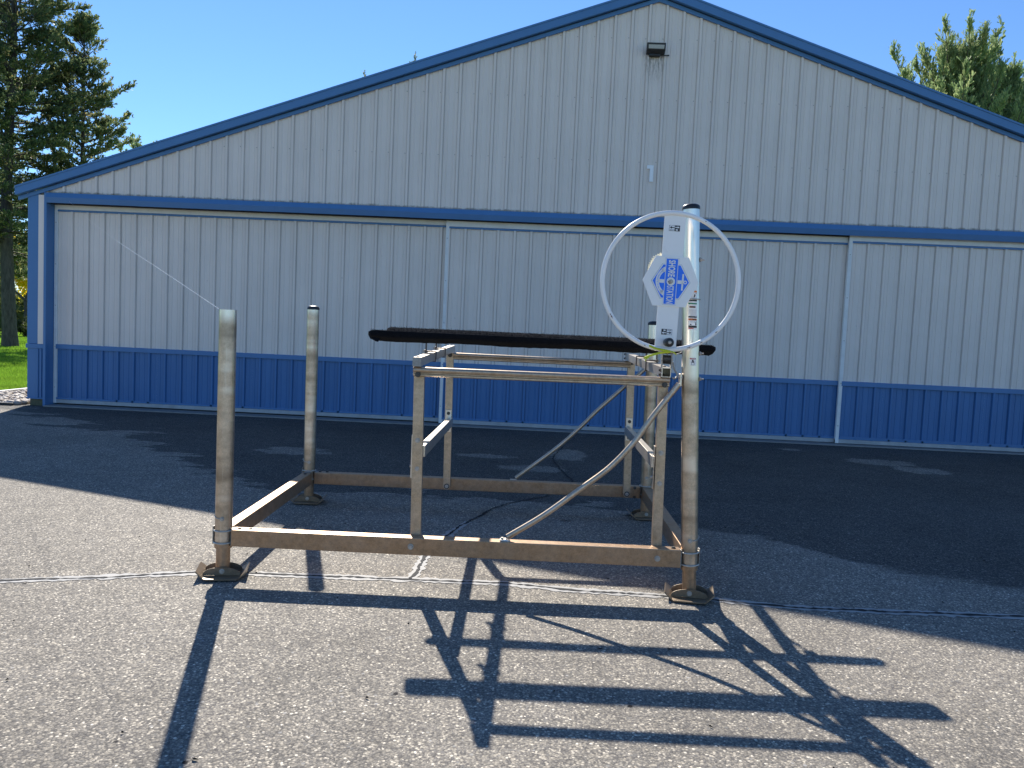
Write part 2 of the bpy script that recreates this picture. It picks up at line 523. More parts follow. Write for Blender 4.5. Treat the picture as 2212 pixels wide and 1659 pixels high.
def text_geom(s, w, h, bold=0.0):
    """flat glyph mesh normalised to a w x h box centred on the origin -> (verts2d, faces)"""
    cu = bpy.data.curves.new('glyphs', 'FONT')
    cu.body = s
    cu.offset = bold
    cu.resolution_u = 3
    o = bpy.data.objects.new('glyphs', cu)
    col.objects.link(o)
    dg = bpy.context.evaluated_depsgraph_get()
    me = bpy.data.meshes.new_from_object(o.evaluated_get(dg))
    vs = [(v.co.x, v.co.y) for v in me.vertices]
    fs = [tuple(p.vertices) for p in me.polygons]
    bpy.data.objects.remove(o); bpy.data.curves.remove(cu); bpy.data.meshes.remove(me)
    x0 = min(v[0] for v in vs); x1 = max(v[0] for v in vs); y0 = min(v[1] for v in vs); y1 = max(v[1] for v in vs)
    vs = [((x - (x0 + x1) / 2) / (x1 - x0) * w, (y - (y0 + y1) / 2) / (y1 - y0) * h) for x, y in vs]
    return vs, fs

# ------------------------------------------------------------------ ground
NX = 90
gv, gf = [], []
ang = [2 * math.pi * i / NX for i in range(NX)]
rad = [0.0, 30, 80, 200, 600, 1500]
gv.append((0, 20, -0.035))
for rr in rad[1:]:
    for a in ang:
        gv.append((rr * math.cos(a), 20 + rr * math.sin(a), -0.035))
for k in range(NX):
    gf.append((0, 1 + k, 1 + (k + 1) % NX))
for q in range(len(rad) - 2):
    for k in range(NX):
        a = 1 + q * NX + k; b = 1 + q * NX + (k + 1) % NX
        gf.append((a, a + NX, b + NX, b))
tag(mesh_obj('ground', gv, gf, 'lawn'), kind='structure')
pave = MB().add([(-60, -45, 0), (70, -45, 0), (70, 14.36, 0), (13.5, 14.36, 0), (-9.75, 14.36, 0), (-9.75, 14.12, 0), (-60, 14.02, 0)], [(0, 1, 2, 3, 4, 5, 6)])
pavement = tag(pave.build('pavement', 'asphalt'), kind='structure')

def ribbon(name, pts, w, z, mat, parent, seed, jit=0.3, step=0.03, wob=0.004, sub=None):
    rnd = random.Random(seed)
    P = [Vector((x, y, 0)) for x, y in pts]
    res = []
    for a, b in zip(P[:-1], P[1:]):
        n = max(1, int((b - a).length / step))
        for i in range(n):
            res.append(a.lerp(b, i / n))
    res.append(P[-1])
    off = 0.0; vs = []; fs = []
    for i, p in enumerate(res):
        d = (res[min(i + 1, len(res) - 1)] - res[max(i - 1, 0)]).normalized()
        nn = Vector((-d.y, d.x, 0))
        off = off * 0.86 + rnd.uniform(-wob, wob)
        ww = w * (1 + rnd.uniform(-jit, jit)) / 2
        if callable(sub): ww *= sub(i / len(res))
        c = p + nn * off
        a = c + nn * ww; b = c - nn * ww
        vs += [(a.x, a.y, z), (b.x, b.y, z)]
        if i:
            k = 2 * i
            fs.append((k - 2, k - 1, k + 1, k))
    return mesh_obj(name, vs, fs, mat, parent)

main_c = [(-5.5, 4.1), (-3.385, 4.762), (-3.057, 4.867), (-2.61, 5.016), (-2.255, 5.142), (-1.855, 5.193), (-1.28, 5.223), (-0.768, 5.253), (-0.446, 5.268), (-0.123, 5.274), (0.357, 5.219), (0.957, 5.205), (1.326, 5.174), (1.743, 5.116), (2.358, 5.127), (2.831, 5.159), (3.335, 5.178), (6, 5.22)]
br_c = [(-0.813, 5.27), (-0.797, 5.438), (-0.789, 5.79), (-0.764, 5.922), (-0.676, 6.586), (-0.571, 6.979), (-0.391, 7.515), (-0.176, 7.931), (0.14, 8.291), (0.511, 9.281), (0.339, 10.225), (0.278, 10.994), (0.462, 12.228)]
ribbon('crack_sealant', main_c, 0.095, 0.003, 'crack_seal', pavement, 3, 0.35)
ribbon('crack_sealant', [p for p in br_c[:6]], 0.08, 0.0034, 'crack_seal', pavement, 4, 0.35)
ribbon('crack', main_c, 0.022, 0.006, 'crack', pavement, 5, 0.75, 0.025, 0.006)
ribbon('crack', br_c, 0.02, 0.0064, 'crack', pavement, 6, 0.75, 0.025, 0.008)

# little bits of bark and leaf litter on the asphalt
rnd = random.Random(11)
mb = MB()
for i in range(110):
    x, y = rnd.uniform(-3.5, 4.2), rnd.uniform(2.4, 9.5)
    s = rnd.uniform(0.004, 0.010); a = rnd.uniform(0, 6.28)
    pts = []
    for k in range(5):
        an = a + k * 1.2566; rr = s * rnd.uniform(0.5, 1.4) * (1.7 if k in (0, 3) else 0.7)
        pts.append((x + rr * math.cos(an), y + rr * math.sin(an), 0.004 + rnd.uniform(0, 0.006)))
    pts.append((x, y, 0.014))
    mb.add(pts, [(k, (k + 1) % 5, 5) for k in range(5)])
plain('litter', (0.03, 0.022, 0.016), 0.8, 0, 0.5, 30)
tag(mb.build('leaf_litter', 'litter'), 'tiny dark bits of leaf litter scattered on the asphalt', 'litter', kind='stuff')

# rock bed along the left wall with its edging
bed = MB().add([(-11.26, 14.12, -0.005), (-9.66, 14.12, -0.005), (-9.66, 36, -0.005), (-11.26, 36, -0.005)], [(0, 1, 2, 3)])
plain('rock_bed_soil', (0.12, 0.10, 0.08), 0.9, 0, 0.3, 20)
tag(bed.build('rock_bed', 'rock_bed_soil'), kind='structure')
mb = MB()
ico = bmesh.new(); bmesh.ops.create_icosphere(ico, subdivisions=1, radius=1.0)
iv = [v.co.copy() for v in ico.verts]; jf = [tuple(v.index for v in f.verts) for f in ico.faces]; ico.free()
for i in range(1500):
    x = rnd.uniform(-11.2, -9.72); y = 14.17 + 6.0 * rnd.random() ** 1.5
    s = rnd.uniform(0.025, 0.07)
    sc = Vector((s * rnd.uniform(0.8, 1.5), s * rnd.uniform(0.8, 1.5), s * rnd.uniform(0.5, 0.9)))
    q = Quaternion((0, 0, 1), rnd.uniform(0, 6.28))
    z = rnd.uniform(0.0, 0.05)
    mb.add([q @ Vector((v.x * sc.x, v.y * sc.y, v.z * sc.z)) * rnd.uniform(0.9, 1.08) + Vector((x, y, z)) for v in iv], jf)
tag(mb.build('river_rocks', 'river_rock', smooth=True), 'mixed grey and tan river rocks beside the blue hangar corner', 'rocks', kind='stuff')
tag(MB().box(-11.33, -11.25, 14.12, 36, -0.03, 0.085).build('bed_kerb', 'kerb_white', bevel=0.012), 'pale kerb between the lawn and the rock bed', 'kerb')
tag(MB().box(-14, -9.76, 14.03, 14.08, -0.03, 0.05).build('bed_edging', 'edging_black', bevel=0.008), 'black edging strip between rock bed and asphalt', 'edging')

# lawn blades in the strip beside the hangar
rng = np.random.default_rng(5)
n = 120000
yy = 14.3 + 44 * rng.random(n) ** 1.7
xx = -11.4 - (0.3 + 0.62 * (yy - 13.0)) * rng.random(n)
a = rng.random(n) * 6.283; hgt = 0.035 + 0.05 * rng.random(n); wd = 0.006 + 0.0009 * (yy - 14)
V = np.zeros((n, 3, 3))
V[:, 0] = np.stack([xx - np.cos(a) * wd, yy - np.sin(a) * wd, np.full(n, -0.035)], 1)
V[:, 1] = np.stack([xx + np.cos(a) * wd, yy + np.sin(a) * wd, np.full(n, -0.035)], 1)
V[:, 2] = np.stack([xx + rng.normal(0, 0.02, n), yy + rng.normal(0, 0.02, n), hgt], 1)
tag(big_mesh('grass', V.reshape(-1, 3), np.arange(3 * n).reshape(-1, 3), 'grass_blade'), 'short bright green grass on the lawn left of the hangar', 'grass', kind='stuff')

# ------------------------------------------------------------------ hangar
HX, HY = 1.87, 14.27
hangar = tag(empty('hangar', (HX, HY, 0)), 'long grey metal hangar with blue trim, low gable roof and sliding doors', 'hangar')
def hl(v):            # world -> hangar local
    return (v[0] - HX, v[1] - HY, v[2])
class HB(MB):
    def add(self, verts, faces):
        return MB.add(self, [hl(v) for v in verts], faces)
PIT = 0.3395
XL, XR = -9.62, 13.36
APEX = 8.02          # top of the fascia at the ridge, front plane
def roof_z(x): return APEX - PIT * abs(x - HX)
RIB0, RP = -3.765, 0.3048

def panel_profile(x0, x1, ribx):
    """profile points (x, out) of ribbed sheet between x0 and x1; ribs at ribx + k*RP"""
    pts = []
    k0 = int(math.floor((x0 - ribx) / RP)) - 1
    k1 = int(math.ceil((x1 - ribx) / RP)) + 1
    for k in range(k0, k1 + 1):
        c = ribx + k * RP
        pts += [(c - 0.031, 0), (c - 0.018, 0.036), (c + 0.018, 0.036), (c + 0.031, 0)]
        for f in (0.333, 0.667):
            m = c + RP * f
            pts += [(m - 0.013, 0), (m - 0.006, 0.007), (m + 0.006, 0.007), (m + 0.013, 0)]
    pts.sort()
    xs = [p[0] for p in pts]; os_ = [p[1] for p in pts]
    inn = [(x, o) for x, o in pts if x0 + 1e-4 < x < x1 - 1e-4]
    return [(x0, float(np.interp(x0, xs, os_)))] + inn + [(x1, float(np.interp(x1, xs, os_)))]

def ribbed_panel(name, x0, x1, ribx, y, zb, zt, mat, parent):
    pr = panel_profile(x0, x1, ribx)
    mb = HB()
    V = []; F = []
    ztf = zt if callable(zt) else (lambda x: zt)
    for x, o in pr:
        V += [(x, y - o, zb), (x, y - o, ztf(x))]
    for i in range(len(pr) - 1):
        F.append((2 * i, 2 * i + 2, 2 * i + 3, 2 * i + 1))
    mb.add(V, F)
    return mb.build(name, mat, parent)

# gable sheets, three ribs each, lapped 1 mm alternately
gz_top = lambda x: roof_z(x) - 0.17
k = -22
i = 0
x = XL + 0.235
edges = [x]
e = RIB0 + RP * math.ceil((x - RIB0) / RP) + RP * 1.5
while e < XR - 0.3:
    if abs(e - HX) < 0.04: e += 0.0
    edges.append(e); e += RP * 3
edges.append(XR - 0.235)
for i in range(len(edges) - 1):
    a_, b_ = edges[i], edges[i + 1]
    if a_ < HX < b_:
        pr = sorted(panel_profile(a_, HX, RIB0) + panel_profile(HX, b_, RIB0)[1:])
        mb = HB(); V = []; F = []
        for x, o in pr:
            V += [(x, HY - o, 3.95), (x, HY - o, gz_top(x))]
        for j in range(len(pr) - 1):
            F.append((2 * j, 2 * j + 2, 2 * j + 3, 2 * j + 1))
        mb.add(V, F); mb.build('gable_panel', 'sheet_grey', hangar)
    else:
        ribbed_panel('gable_panel', a_, b_, RIB0, HY - 0.001 * (i % 2), 3.95, gz_top, 'sheet_grey', hangar)
# screw heads in rows
mb = HB()
for zrow in (4.97, 6.08, 7.15):
    kk = -20
    while RIB0 + kk * RP < XR:
        x = RIB0 + kk * RP - 0.055
        if x > XL + 0.3 and gz_top(x) > zrow + 0.1:
            mb.tube([(x, HY - 0.001, zrow + 0.006 * math.sin(kk * 3)), (x, HY - 0.009, zrow + 0.006 * math.sin(kk * 3))], [0.009, 0.006], 6)
        kk += 1
tag(mb.build('screws', 'screw', hangar), kind='stuff')

# side and back walls, slab
BK = 36.0
mb = HB(); mb.box(XL + 0.01, XL + 0.11, HY + 0.15, BK, 0.0, 4.0); mb.build('side_wall', 'sheet_door0', hangar)
mb = HB(); mb.box(XR - 0.11, XR - 0.01, HY + 0.15, BK, 0.0, 4.0); mb.build('side_wall', 'sheet_door0', hangar)
mb = HB(); mb.prism([(XL + 0.02, 0), (XR - 0.02, 0), (XR - 0.02, 4.0), (HX, 7.75), (XL + 0.02, 4.0)], lambda x, z, d: (x, d, z), BK - 0.1, BK); mb.build('back_wall', 'sheet_door0', hangar, fix=True)
# roof: two slopes with standing ribs
for s in (-1, 1):
    xe = HX + s * 11.66
    mb = HB()
    z0, z1 = roof_z(HX) - 0.012, roof_z(xe) - 0.012
    c = [(HX, 14.135, z0 - 0.05), (xe, 14.135, z1 - 0.05), (xe, BK + 0.2, z1 - 0.05), (HX, BK + 0.2, z0 - 0.05), (HX, 14.135, z0), (xe, 14.135, z1), (xe, BK + 0.2, z1), (HX, BK + 0.2, z0)]
    mb.hexa(c)
    roof = mb.build('roof', 'roof_metal', hangar, fix=True)
    mb = HB()
    yb = 14.5
    while yb < BK:
        mb.hexa([(HX, yb - 0.03, z0 - 0.002), (xe, yb - 0.03, z1 - 0.002), (xe, yb + 0.03, z1 - 0.002), (HX, yb + 0.03, z0 - 0.002), (HX, yb - 0.012, z0 + 0.03), (xe, yb - 0.012, z1 + 0.03), (xe, yb + 0.012, z1 + 0.03), (HX, yb + 0.012, z0 + 0.03)])
        yb += 0.3048
    tag(mb.build('roof_rib', 'roof_metal', roof, fix=True), kind='stuff')
    # rake fascia in lapped lengths, with its lower return and the wall trim below
    L = abs(xe - HX) + 0.0
    nseg = 4
    for q in range(nseg):
        f0, f1 = q / nseg, (q + 1) / nseg
        xa, xb = HX + s * L * f0, HX + s * L * f1
        za, zb = roof_z(xa), roof_z(xb)
        pr = 0.002 * (q % 2)
        mb = HB()
        mb.hexa([(xa, 14.12 - pr, za - 0.155), (xb, 14.12 - pr, zb - 0.155), (xb, 14.135 - pr, zb - 0.155), (xa, 14.135 - pr, za - 0.155), (xa, 14.12 - pr, za), (xb, 14.12 - pr, zb), (xb, 14.135 - pr, zb), (xa, 14.135 - pr, za)])
        mb.hexa([(xa, 14.135 - pr, za - 0.155), (xb, 14.135 - pr, zb - 0.155), (xb, 14.2, zb - 0.155), (xa, 14.2, za - 0.155), (xa, 14.135 - pr, za - 0.145), (xb, 14.135 - pr, zb - 0.145), (xb, 14.2, zb - 0.145), (xa, 14.2, za - 0.145)])
        mb.hexa([(xa, 14.108 - pr, za - 0.02), (xb, 14.108 - pr, zb - 0.02), (xb, 14.12 - pr, zb - 0.02), (xa, 14.12 - pr, za - 0.02), (xa, 14.108 - pr, za + 0.012), (xb, 14.108 - pr, zb + 0.012), (xb, 14.14 - pr, zb + 0.012), (xa, 14.14 - pr, za + 0.012)])
        mb.build('rake_fascia', 'trim_blue', hangar, fix=True)
        mb = HB()
        mb.hexa([(xa, 14.215 - pr, za - 0.235), (xb, 14.215 - pr, zb - 0.235), (xb, 14.25, zb - 0.235), (xa, 14.25, za - 0.235), (xa, 14.215 - pr, za - 0.165), (xb, 14.215 - pr, zb - 0.165), (xb, 14.25, zb - 0.165), (xa, 14.25, za - 0.165)])
        mb.build('rake_trim', 'trim_blue', hangar, fix=True)
    # eave cap closing the fascia end
    mb = HB(); zc = roof_z(xe)
    mb.box(min(xe, xe - s * 0.012), max(xe, xe - s * 0.012), 14.14, 14.6, zc - 0.15, zc - 0.065); mb.build('eave_cap', 'trim_blue', hangar)

# corner posts, narrow wall strip, jamb trims
for s, xc in ((1, XL), (-1, XR)):
    def bxs(x0, x1, *rest):
        return HB().box(min(xc + s * x0, xc + s * x1), max(xc + s * x0, xc + s * x1), *rest)
    bxs(0.0, 0.215, 14.235, 14.40, 1.17, 4.02).build('corner_trim', 'trim_blue', hangar, bevel=0.006, seg=1)
    bxs(0.218, 0.332, 14.215, 14.30, 1.17, 3.94).build('wall_strip', 'sheet_door0', hangar)
    bxs(-0.02, 0.345, 14.225, 14.42, 1.085, 1.168).build('corner_band', 'trim_blue', hangar, bevel=0.004, seg=1)
    lo = bxs(0.0, 0.33, 14.25, 14.40, 0.15, 1.085).build('corner_wainscot', 'trim_blue', hangar)
    for dx in (0.19, 0.255):
        bxs(dx, dx + 0.03, 14.228, 14.252, 0.15, 1.08).build('wainscot_rib', 'trim_blue', lo, bevel=0.006, seg=1)
    bxs(-0.015, 0.335, 14.23, 14.42, 0.125, 0.155).build('base_trim', 'trim_blue', hangar, bevel=0.004, seg=1)
    bxs(0.05, 0.33, 14.262, 14.40, -0.01, 0.123).build('skirt_board', 'skirt_wood', hangar)
    # jamb: face and deep return
    bxs(0.335, 0.385, 14.19, 14.26, 0.0, 3.985).build('jamb_trim', 'trim_blue', hangar, bevel=0.004, seg=1)
    bxs(0.34, 0.38, 14.262, 14.56, 0.0, 3.93).build('jamb_return', 'trim_blue', hangar)

# track cover above the doors: bent profile in lapped lengths
cov = [(14.26, 3.985), (14.20, 3.985), (14.195, 3.965), (14.188, 3.968), (14.150, 3.895), (14.152, 3.888), (14.178, 3.805), (14.182, 3.797), (14.20, 3.80), (14.20, 3.86), (14.26, 3.90)]
xs_ = [XL + 0.387, -7.5, -4.95, -2.45, 0.6, 3.65, 6.7, 9.75, XR - 0.387]
for i in range(len(xs_) - 1):
    off = 0.0022 * (i % 2)
    mb = HB()
    mb.prism([(y - off, z - off) for y, z in cov], lambda y, z, d: (d, y, z), xs_[i], xs_[i + 1])
    mb.build('track_cover', 'trim_blue', hangar, fix=True)
HB().box(XL + 0.39, XR - 0.39, 14.30, 14.56, 3.80, 3.93).build('door_track', 'gap_shade', hangar)
# near-black sheet standing in for the shade inside, behind the doors
HB().box(XL + 0.3, XR - 0.3, 14.62, 14.66, 0.0, 4.0).build('inside_shade', 'gap_shade', hangar)
HB().box(XL + 0.39, XR - 0.39, 14.12, 14.61, -0.02, 0.022).build('door_sill', 'concrete', hangar, bevel=0.006, seg=1)

# sliding doors
def door(x0, x1, y, ribx, fl, fr, zlow, zrail, label, mi):
    d = HB().box(x0 + 0.02, x1 - 0.02, y + 0.02, y + 0.05, zlow + 0.02, zrail + 0.1).build('sliding_door', 'galv_frame', hangar)
    d['label'] = label
    zt = zrail - 0.01
    # sheets
    e0 = x0 + 0.045; ee = [e0]
    e1 = ribx + RP * math.ceil((e0 - ribx) / RP) + RP * 2.5
    while e1 < x1 - 0.25:
        ee.append(e1); e1 += RP * 3
    ee.append(x1 - 0.045)
    for i in range(len(ee) - 1):
        ribbed_panel('door_panel', ee[i], ee[i + 1], ribx, y - 0.001 * (i % 2), 1.16, zt, 'sheet_door%d' % mi, d)
        ribbed_panel('wainscot_panel', ee[i], ee[i + 1], ribx, y - 0.002 - 0.001 * (i % 2), zlow + 0.07, 1.10, 'sheet_blue%d' % mi, d)
    # frame: galvanised rails and stiles
    fy = y - 0.036
    HB().box(x0, x1, fy, y + 0.018, zrail, zrail + 0.105).build('top_rail', 'galv_frame', d, bevel=0.004, seg=1)
    HB().box(x0 + 0.046, x1 - 0.046, fy - 0.002, y + 0.012, zrail - 0.035, zrail - 0.003).build('top_trim', 'trim_blue', d)
    HB().box(x0, x1, fy, y + 0.018, zlow, zlow + 0.072).build('bottom_rail', 'galv_low', d, bevel=0.004, seg=1)
    HB().box(x0 + 0.046, x1 - 0.046, fy - 0.003, y + 0.012, zlow + 0.076, zlow + 0.108).build('bottom_trim', 'trim_blue', d)
    HB().box(x0 + 0.046, x1 - 0.046, fy - 0.012, y + 0.012, 1.085, 1.172).build('wainscot_cap', 'trim_blue', d, bevel=0.004, seg=1)
    for (xx0, ww) in ((x0, fl), (x1 - fr, fr)):
        if ww:
            st = HB().box(xx0, xx0 + ww, fy - 0.004, y + 0.02, zlow, zrail + 0.107).build('stile', 'galv_frame', d, bevel=0.004, seg=1)
            zz = 0.35
            while zz < 3.6:
                HB().tube([(xx0 + ww * 0.5, fy - 0.004, zz), (xx0 + ww * 0.5, fy - 0.009, zz)], 0.009, 6).build('stile_screw', 'screw', st)
                zz += 0.78
    return d
door(-9.235, -1.70, 14.47, -8.91, 0.06, 0.0, 0.045, 3.715, 'leftmost sliding door, set deepest, behind the two short posts', 0)
door(-1.803, 5.62, 14.40, -1.442, 0.06, 0.0, 0.03, 3.69, 'middle sliding door behind the bunks and wheel', 1)
door(5.53, 12.95, 14.33, 5.891, 0.065, 0.06, 0.03, 3.715, 'right sliding door, nearest plane, cut off by the picture edge', 2)
# short offset where a lower trim length hangs proud
HB().box(5.62, 9.3, 14.285, 14.293, 0.14, 0.158).build('loose_trim', 'trim_blue', hangar)

# house number
mb = HB()
mb.prism([(-0.008, -0.146), (0.058, -0.146), (0.058, 0.146), (-0.058, 0.146), (-0.066, 0.085), (-0.008, 0.085)], lambda x, z, d: (1.872 + x, d, 4.766 + z), 14.244, 14.234)
mb.build('number', 'number_white', hangar, fix=True)

# wall light under the ridge
wl = tag(empty('wall_light', (1.84, 14.24, 6.88)), 'dark rectangular floodlight on the grey gable wall under the ridge', 'light')
mb = MB(); 
mb.hexa([(-0.165, -0.15, 0.02), (0.165, -0.15, 0.02), (0.165, -0.03, -0.035), (-0.165, -0.03, -0.035), (-0.165, -0.17, 0.135), (0.165, -0.17, 0.135), (0.165, -0.10, 0.15), (-0.165, -0.10, 0.15)])
mb.build('housing', 'lamp_body', wl, bevel=0.008, fix=True)
mb = MB(); mb.hexa([(-0.135, -0.163, 0.035), (0.135, -0.163, 0.035), (0.135, -0.15, 0.035), (-0.135, -0.15, 0.035), (-0.14, -0.174, 0.098), (0.14, -0.174, 0.098), (0.14, -0.16, 0.098), (-0.14, -0.16, 0.098)])
mb.build('lens', 'lamp_glass', wl, fix=True)
MB().box(-0.11, 0.09, -0.06, 0.028, -0.055, 0.0).build('mount', 'lamp_body', wl, bevel=0.006)
MB().tube([(0.09, -0.02, -0.03), (0.2, -0.02, -0.032), (0.25, -0.025, -0.03)], [0.009, 0.009, 0.014], 8).build('sensor_arm', 'lamp_body', wl)

# ------------------------------------------------------------------ boat lift
LA = R(1.5)
lift = tag(empty('boat_lift', (-2.082, 5.121, 0), LA), 'weathered aluminium boat lift with carpeted bunks and big white wheel', 'boat lift')
PR = 0.0565

def hollow_tube(mb, base, top, ro, ri, seg=40, z_cap_in=0.3):
    b, t_ = Vector(base), Vector(top)
    d = (t_ - b).normalized()
    mb.tube([b, t_], ro, seg, False)
    # rim and inner wall
    e1 = d.cross(Vector((0, 1, 0))).normalized(); e2 = d.cross(e1)
    V = []; F = []
    for k in range(seg):
        an = 2 * math.pi * k / seg
        w = e1 * math.cos(an) + e2 * math.sin(an)
        V += [t_ + w * ro, t_ + w * ri, t_ + w * ri - d * z_cap_in]
    for k in range(seg):
        j = (k + 1) % seg
        F += [(3 * k, 3 * j, 3 * j + 1, 3 * k + 1), (3 * k + 1, 3 * j + 1, 3 * j + 2, 3 * k + 2)]
    mb.add(V, F)

def dome_cap(base, d, r, h, name, parent):
    d = Vector(d).normalized(); b = Vector(base)
    pts = [b - d * 0.010, b + d * h * 0.25, b + d * h * 0.6, b + d * h * 0.85, b + d * h]
    return MB().tube(pts, [r * 1.03, r * 1.03, r * 0.93, r * 0.7, r * 0.25], 32).build(name, 'black_plastic', parent, autosmooth=True)

def foot_pad(cx, cy, rz, tilt, seed):
    """square plate with upturned sides, two arched ribs and a bolt"""
    q = Matrix.Translation((cx, cy, 0.0)) @ Matrix.Rotation(rz, 4, 'Z') @ Matrix.Rotation(tilt, 4, 'Y')
    P = lambda x, y, z: tuple(q @ Vector((x, y, z)))
    t0 = 0.008
    poly = [(-0.10, -0.15), (0.10, -0.15), (0.115, -0.13), (0.115, 0.13), (0.10, 0.15), (-0.10, 0.15), (-0.115, 0.13), (-0.115, -0.13)]
    mb = MB(); mb.prism(poly, P, 0.012, 0.012 + t0)
    for s in (-1, 1):
        mb.hexa([P(s * 0.112, -0.13, 0.012), P(s * 0.165, -0.115, 0.055), P(s * 0.165, 0.115, 0.055), P(s * 0.112, 0.13, 0.012),
                 P(s * 0.112, -0.13, 0.02), P(s * 0.160, -0.115, 0.063), P(s * 0.160, 0.115, 0.063), P(s * 0.112, 0.13, 0.02)])
    pad = mb.build('foot_pad', 'alu_foot', lift, fix=True)
    for yv in (-0.068, 0.06):
        arc = [(-0.116, 0.022), (0.116, 0.022), (0.121, 0.030)] + [(0.121 * math.cos(a), 0.030 + 0.046 * math.sin(a)) for a in [math.pi * i / 12 for i in range(1, 12)]] + [(-0.121, 0.030)]
        mb = MB(); mb.prism(arc, lambda x, z, d: P(x, d, z), yv, yv + 0.008)
        mb.build('arched_rib', 'alu_foot', pad, fix=True)
    mb = MB(); mb.hexbolt(P(0.0, -0.068, 0.05), q.to_3x3() @ Vector((0, -1, 0)), 0.012, 0.014)
    mb.build('bolt', 'galv_bolt', pad)
    mb = MB(); mb.hexbolt(P(0.085, 0.0, 0.02), q.to_3x3() @ Vector((0, 0, 1)), 0.009, 0.014)
    mb.build('bolt', 'bolt_dark', pad)

def post(bx, by, tx, ztop, mat, cap, rz, tilt, pin_side, label):
    """bx, by at ground; tx = top x (lean); sleeve starts at z 0.2"""
    lean = (tx - bx) / ztop
    X = lambda z: bx + lean * z
    mb = MB(); hollow_tube(mb, (X(0.205), by, 0.205), (X(ztop), by, ztop), PR, PR - 0.004)
    p = mb.build('post', mat, lift, autosmooth=True)
    p['label'] = label
    MB().tube([(X(0.018), by, 0.018), (X(0.30), by, 0.30)], PR - 0.010, 32).build('inner_leg', 'alu_beam', p, autosmooth=True)
    MB().tube([(X(0.198), by, 0.198), (X(0.226), by, 0.226)], PR + 0.0015, 32).build('sleeve_collar', 'alu_beam', p, autosmooth=True)
    d = Vector((lean, 0, 1)).normalized()
    for z in (0.236, 0.319):
        MB().ring((X(z), by, z), d, PR + 0.0055, 0.0055, 36, 8).build('u_bolt', 'galv_ring', p, smooth=True)
    so = -1 if bx < 1.5 else 1
    xo = X(0.28) + so * (PR + 0.004)
    MB().box(min(xo, xo + so * 0.007), max(xo, xo + so * 0.007), by - 0.022, by + 0.022, 0.222, 0.345).build('clamp_plate', 'pulley_grey', p, bevel=0.002, seg=1)
    # lock pin with its wire loop
    z = 0.405
    mb = MB(); mb.tube([(X(z) + pin_side * 0.012, by - PR + 0.004, z), (X(z) + pin_side * 0.012, by - PR - 0.014, z)], 0.0095, 12)
    pin = mb.build('lock_pin', 'galv_bolt', p)
    a = X(z) + pin_side * 0.012
    ly = by - PR - 0.008
    pts = [(a, ly, z + 0.013), (a - pin_side * 0.014, ly, z + 0.002), (a - pin_side * 0.03, ly + 0.004, z + 0.002), (a - pin_side * 0.055, ly + 0.024, z + 0.006), (a - pin_side * 0.072, ly + 0.05, z + 0.016), (a - pin_side * 0.076, ly + 0.06, z + 0.024), (a - pin_side * 0.064, ly + 0.05, z + 0.028)]
    MB().tube(pts, 0.0028, 6).build('wire_loop', 'galv_ring', pin, smooth=True)
    MB().ring((a, ly, z), (0, 1, 0), 0.0125, 0.0025, 16, 6).build('wire_loop', 'galv_ring', pin, smooth=True)
    if cap:
        dome_cap((X(ztop), by, ztop), d, PR, 0.030, 'cap', p)
    foot_pad(bx, by, rz, tilt, 0)
    return p, X

post_fl, XFL = post(0.0, 0.0, -0.003, 1.813, 'alu_post_short', False, R(14), R(2), 1, 'near left post, short, open at the top')
post_bl, XBL = post(-0.045, 2.33, -0.053, 1.90, 'alu_post_back', True, R(4), R(0), 1, 'far left post with a black cap')
post_fr, XFR = post(3.192, 0.0, 3.05, 2.62, 'alu_post_tall', True, R(-12), R(-2), -1, 'tall near right post carrying the winch wheel')
post_br, XBR = post(3.269, 2.33, 3.254, 1.90, 'alu_post_rear', True, R(3), R(0), -1, 'far right post with a black cap')

# beams of the base frame
def beam(c0, c1, w, z0a, z1a, z0b, z1b, name='base_beam', mat='alu_beam', bev=0.006):
    """box beam from c0 to c1 (xy), width w, bottom/top heights at each end"""
    a = Vector((c0[0], c0[1], 0)); b = Vector((c1[0], c1[1], 0))
    d = (b - a).normalized(); nn = Vector((-d.y, d.x, 0)) * (w / 2)
    c = []
    for (za, zb) in ((z0a, z0b), (z1a, z1b)):
        for p, z, s in ((a, za, 1), (b, zb, 1), (b, zb, -1), (a, za, -1)):
            v = p - nn * s
            c.append((v.x, v.y, z))
    mb = MB(); mb.hexa(c)
    return mb.build(name, mat, lift, bevel=bev, fix=True)
bf = beam((0.066, 0.0), (3.11, 0.0), 0.086, 0.216, 0.331, 0.214, 0.337)
bb = beam((0.012, 2.33), (3.205, 2.335), 0.086, 0.190, 0.306, 0.198, 0.313)
bl = beam((-0.002, 0.066), (-0.045, 2.266), 0.086, 0.214, 0.329, 0.191, 0.307)
brr = beam((3.176, 0.066), (3.262, 2.266), 0.086, 0.212, 0.335, 0.198, 0.312)
# corner brackets between posts and beams
for (px, py, sx, sy, zz) in ((0.0, 0.0, 1, 1, 0.0), (3.178, 0.0, -1, 1, 0.0), (-0.045, 2.33, 1, -1, -0.022), (3.268, 2.33, -1, -1, -0.02)):
    mb = MB()
    mb.box(min(px + sx * 0.058, px + sx * 0.09), max(px + sx * 0.058, px + sx * 0.09), py - 0.03, py + 0.03, 0.212 + zz, 0.332 + zz)
    mb.box(px - 0.03, px + 0.03, min(py + sy * 0.058, py + sy * 0.09), max(py + sy * 0.058, py + sy * 0.09), 0.212 + zz, 0.332 + zz)
    mb.build('corner_bracket', 'pulley_grey', lift, bevel=0.003, seg=1)
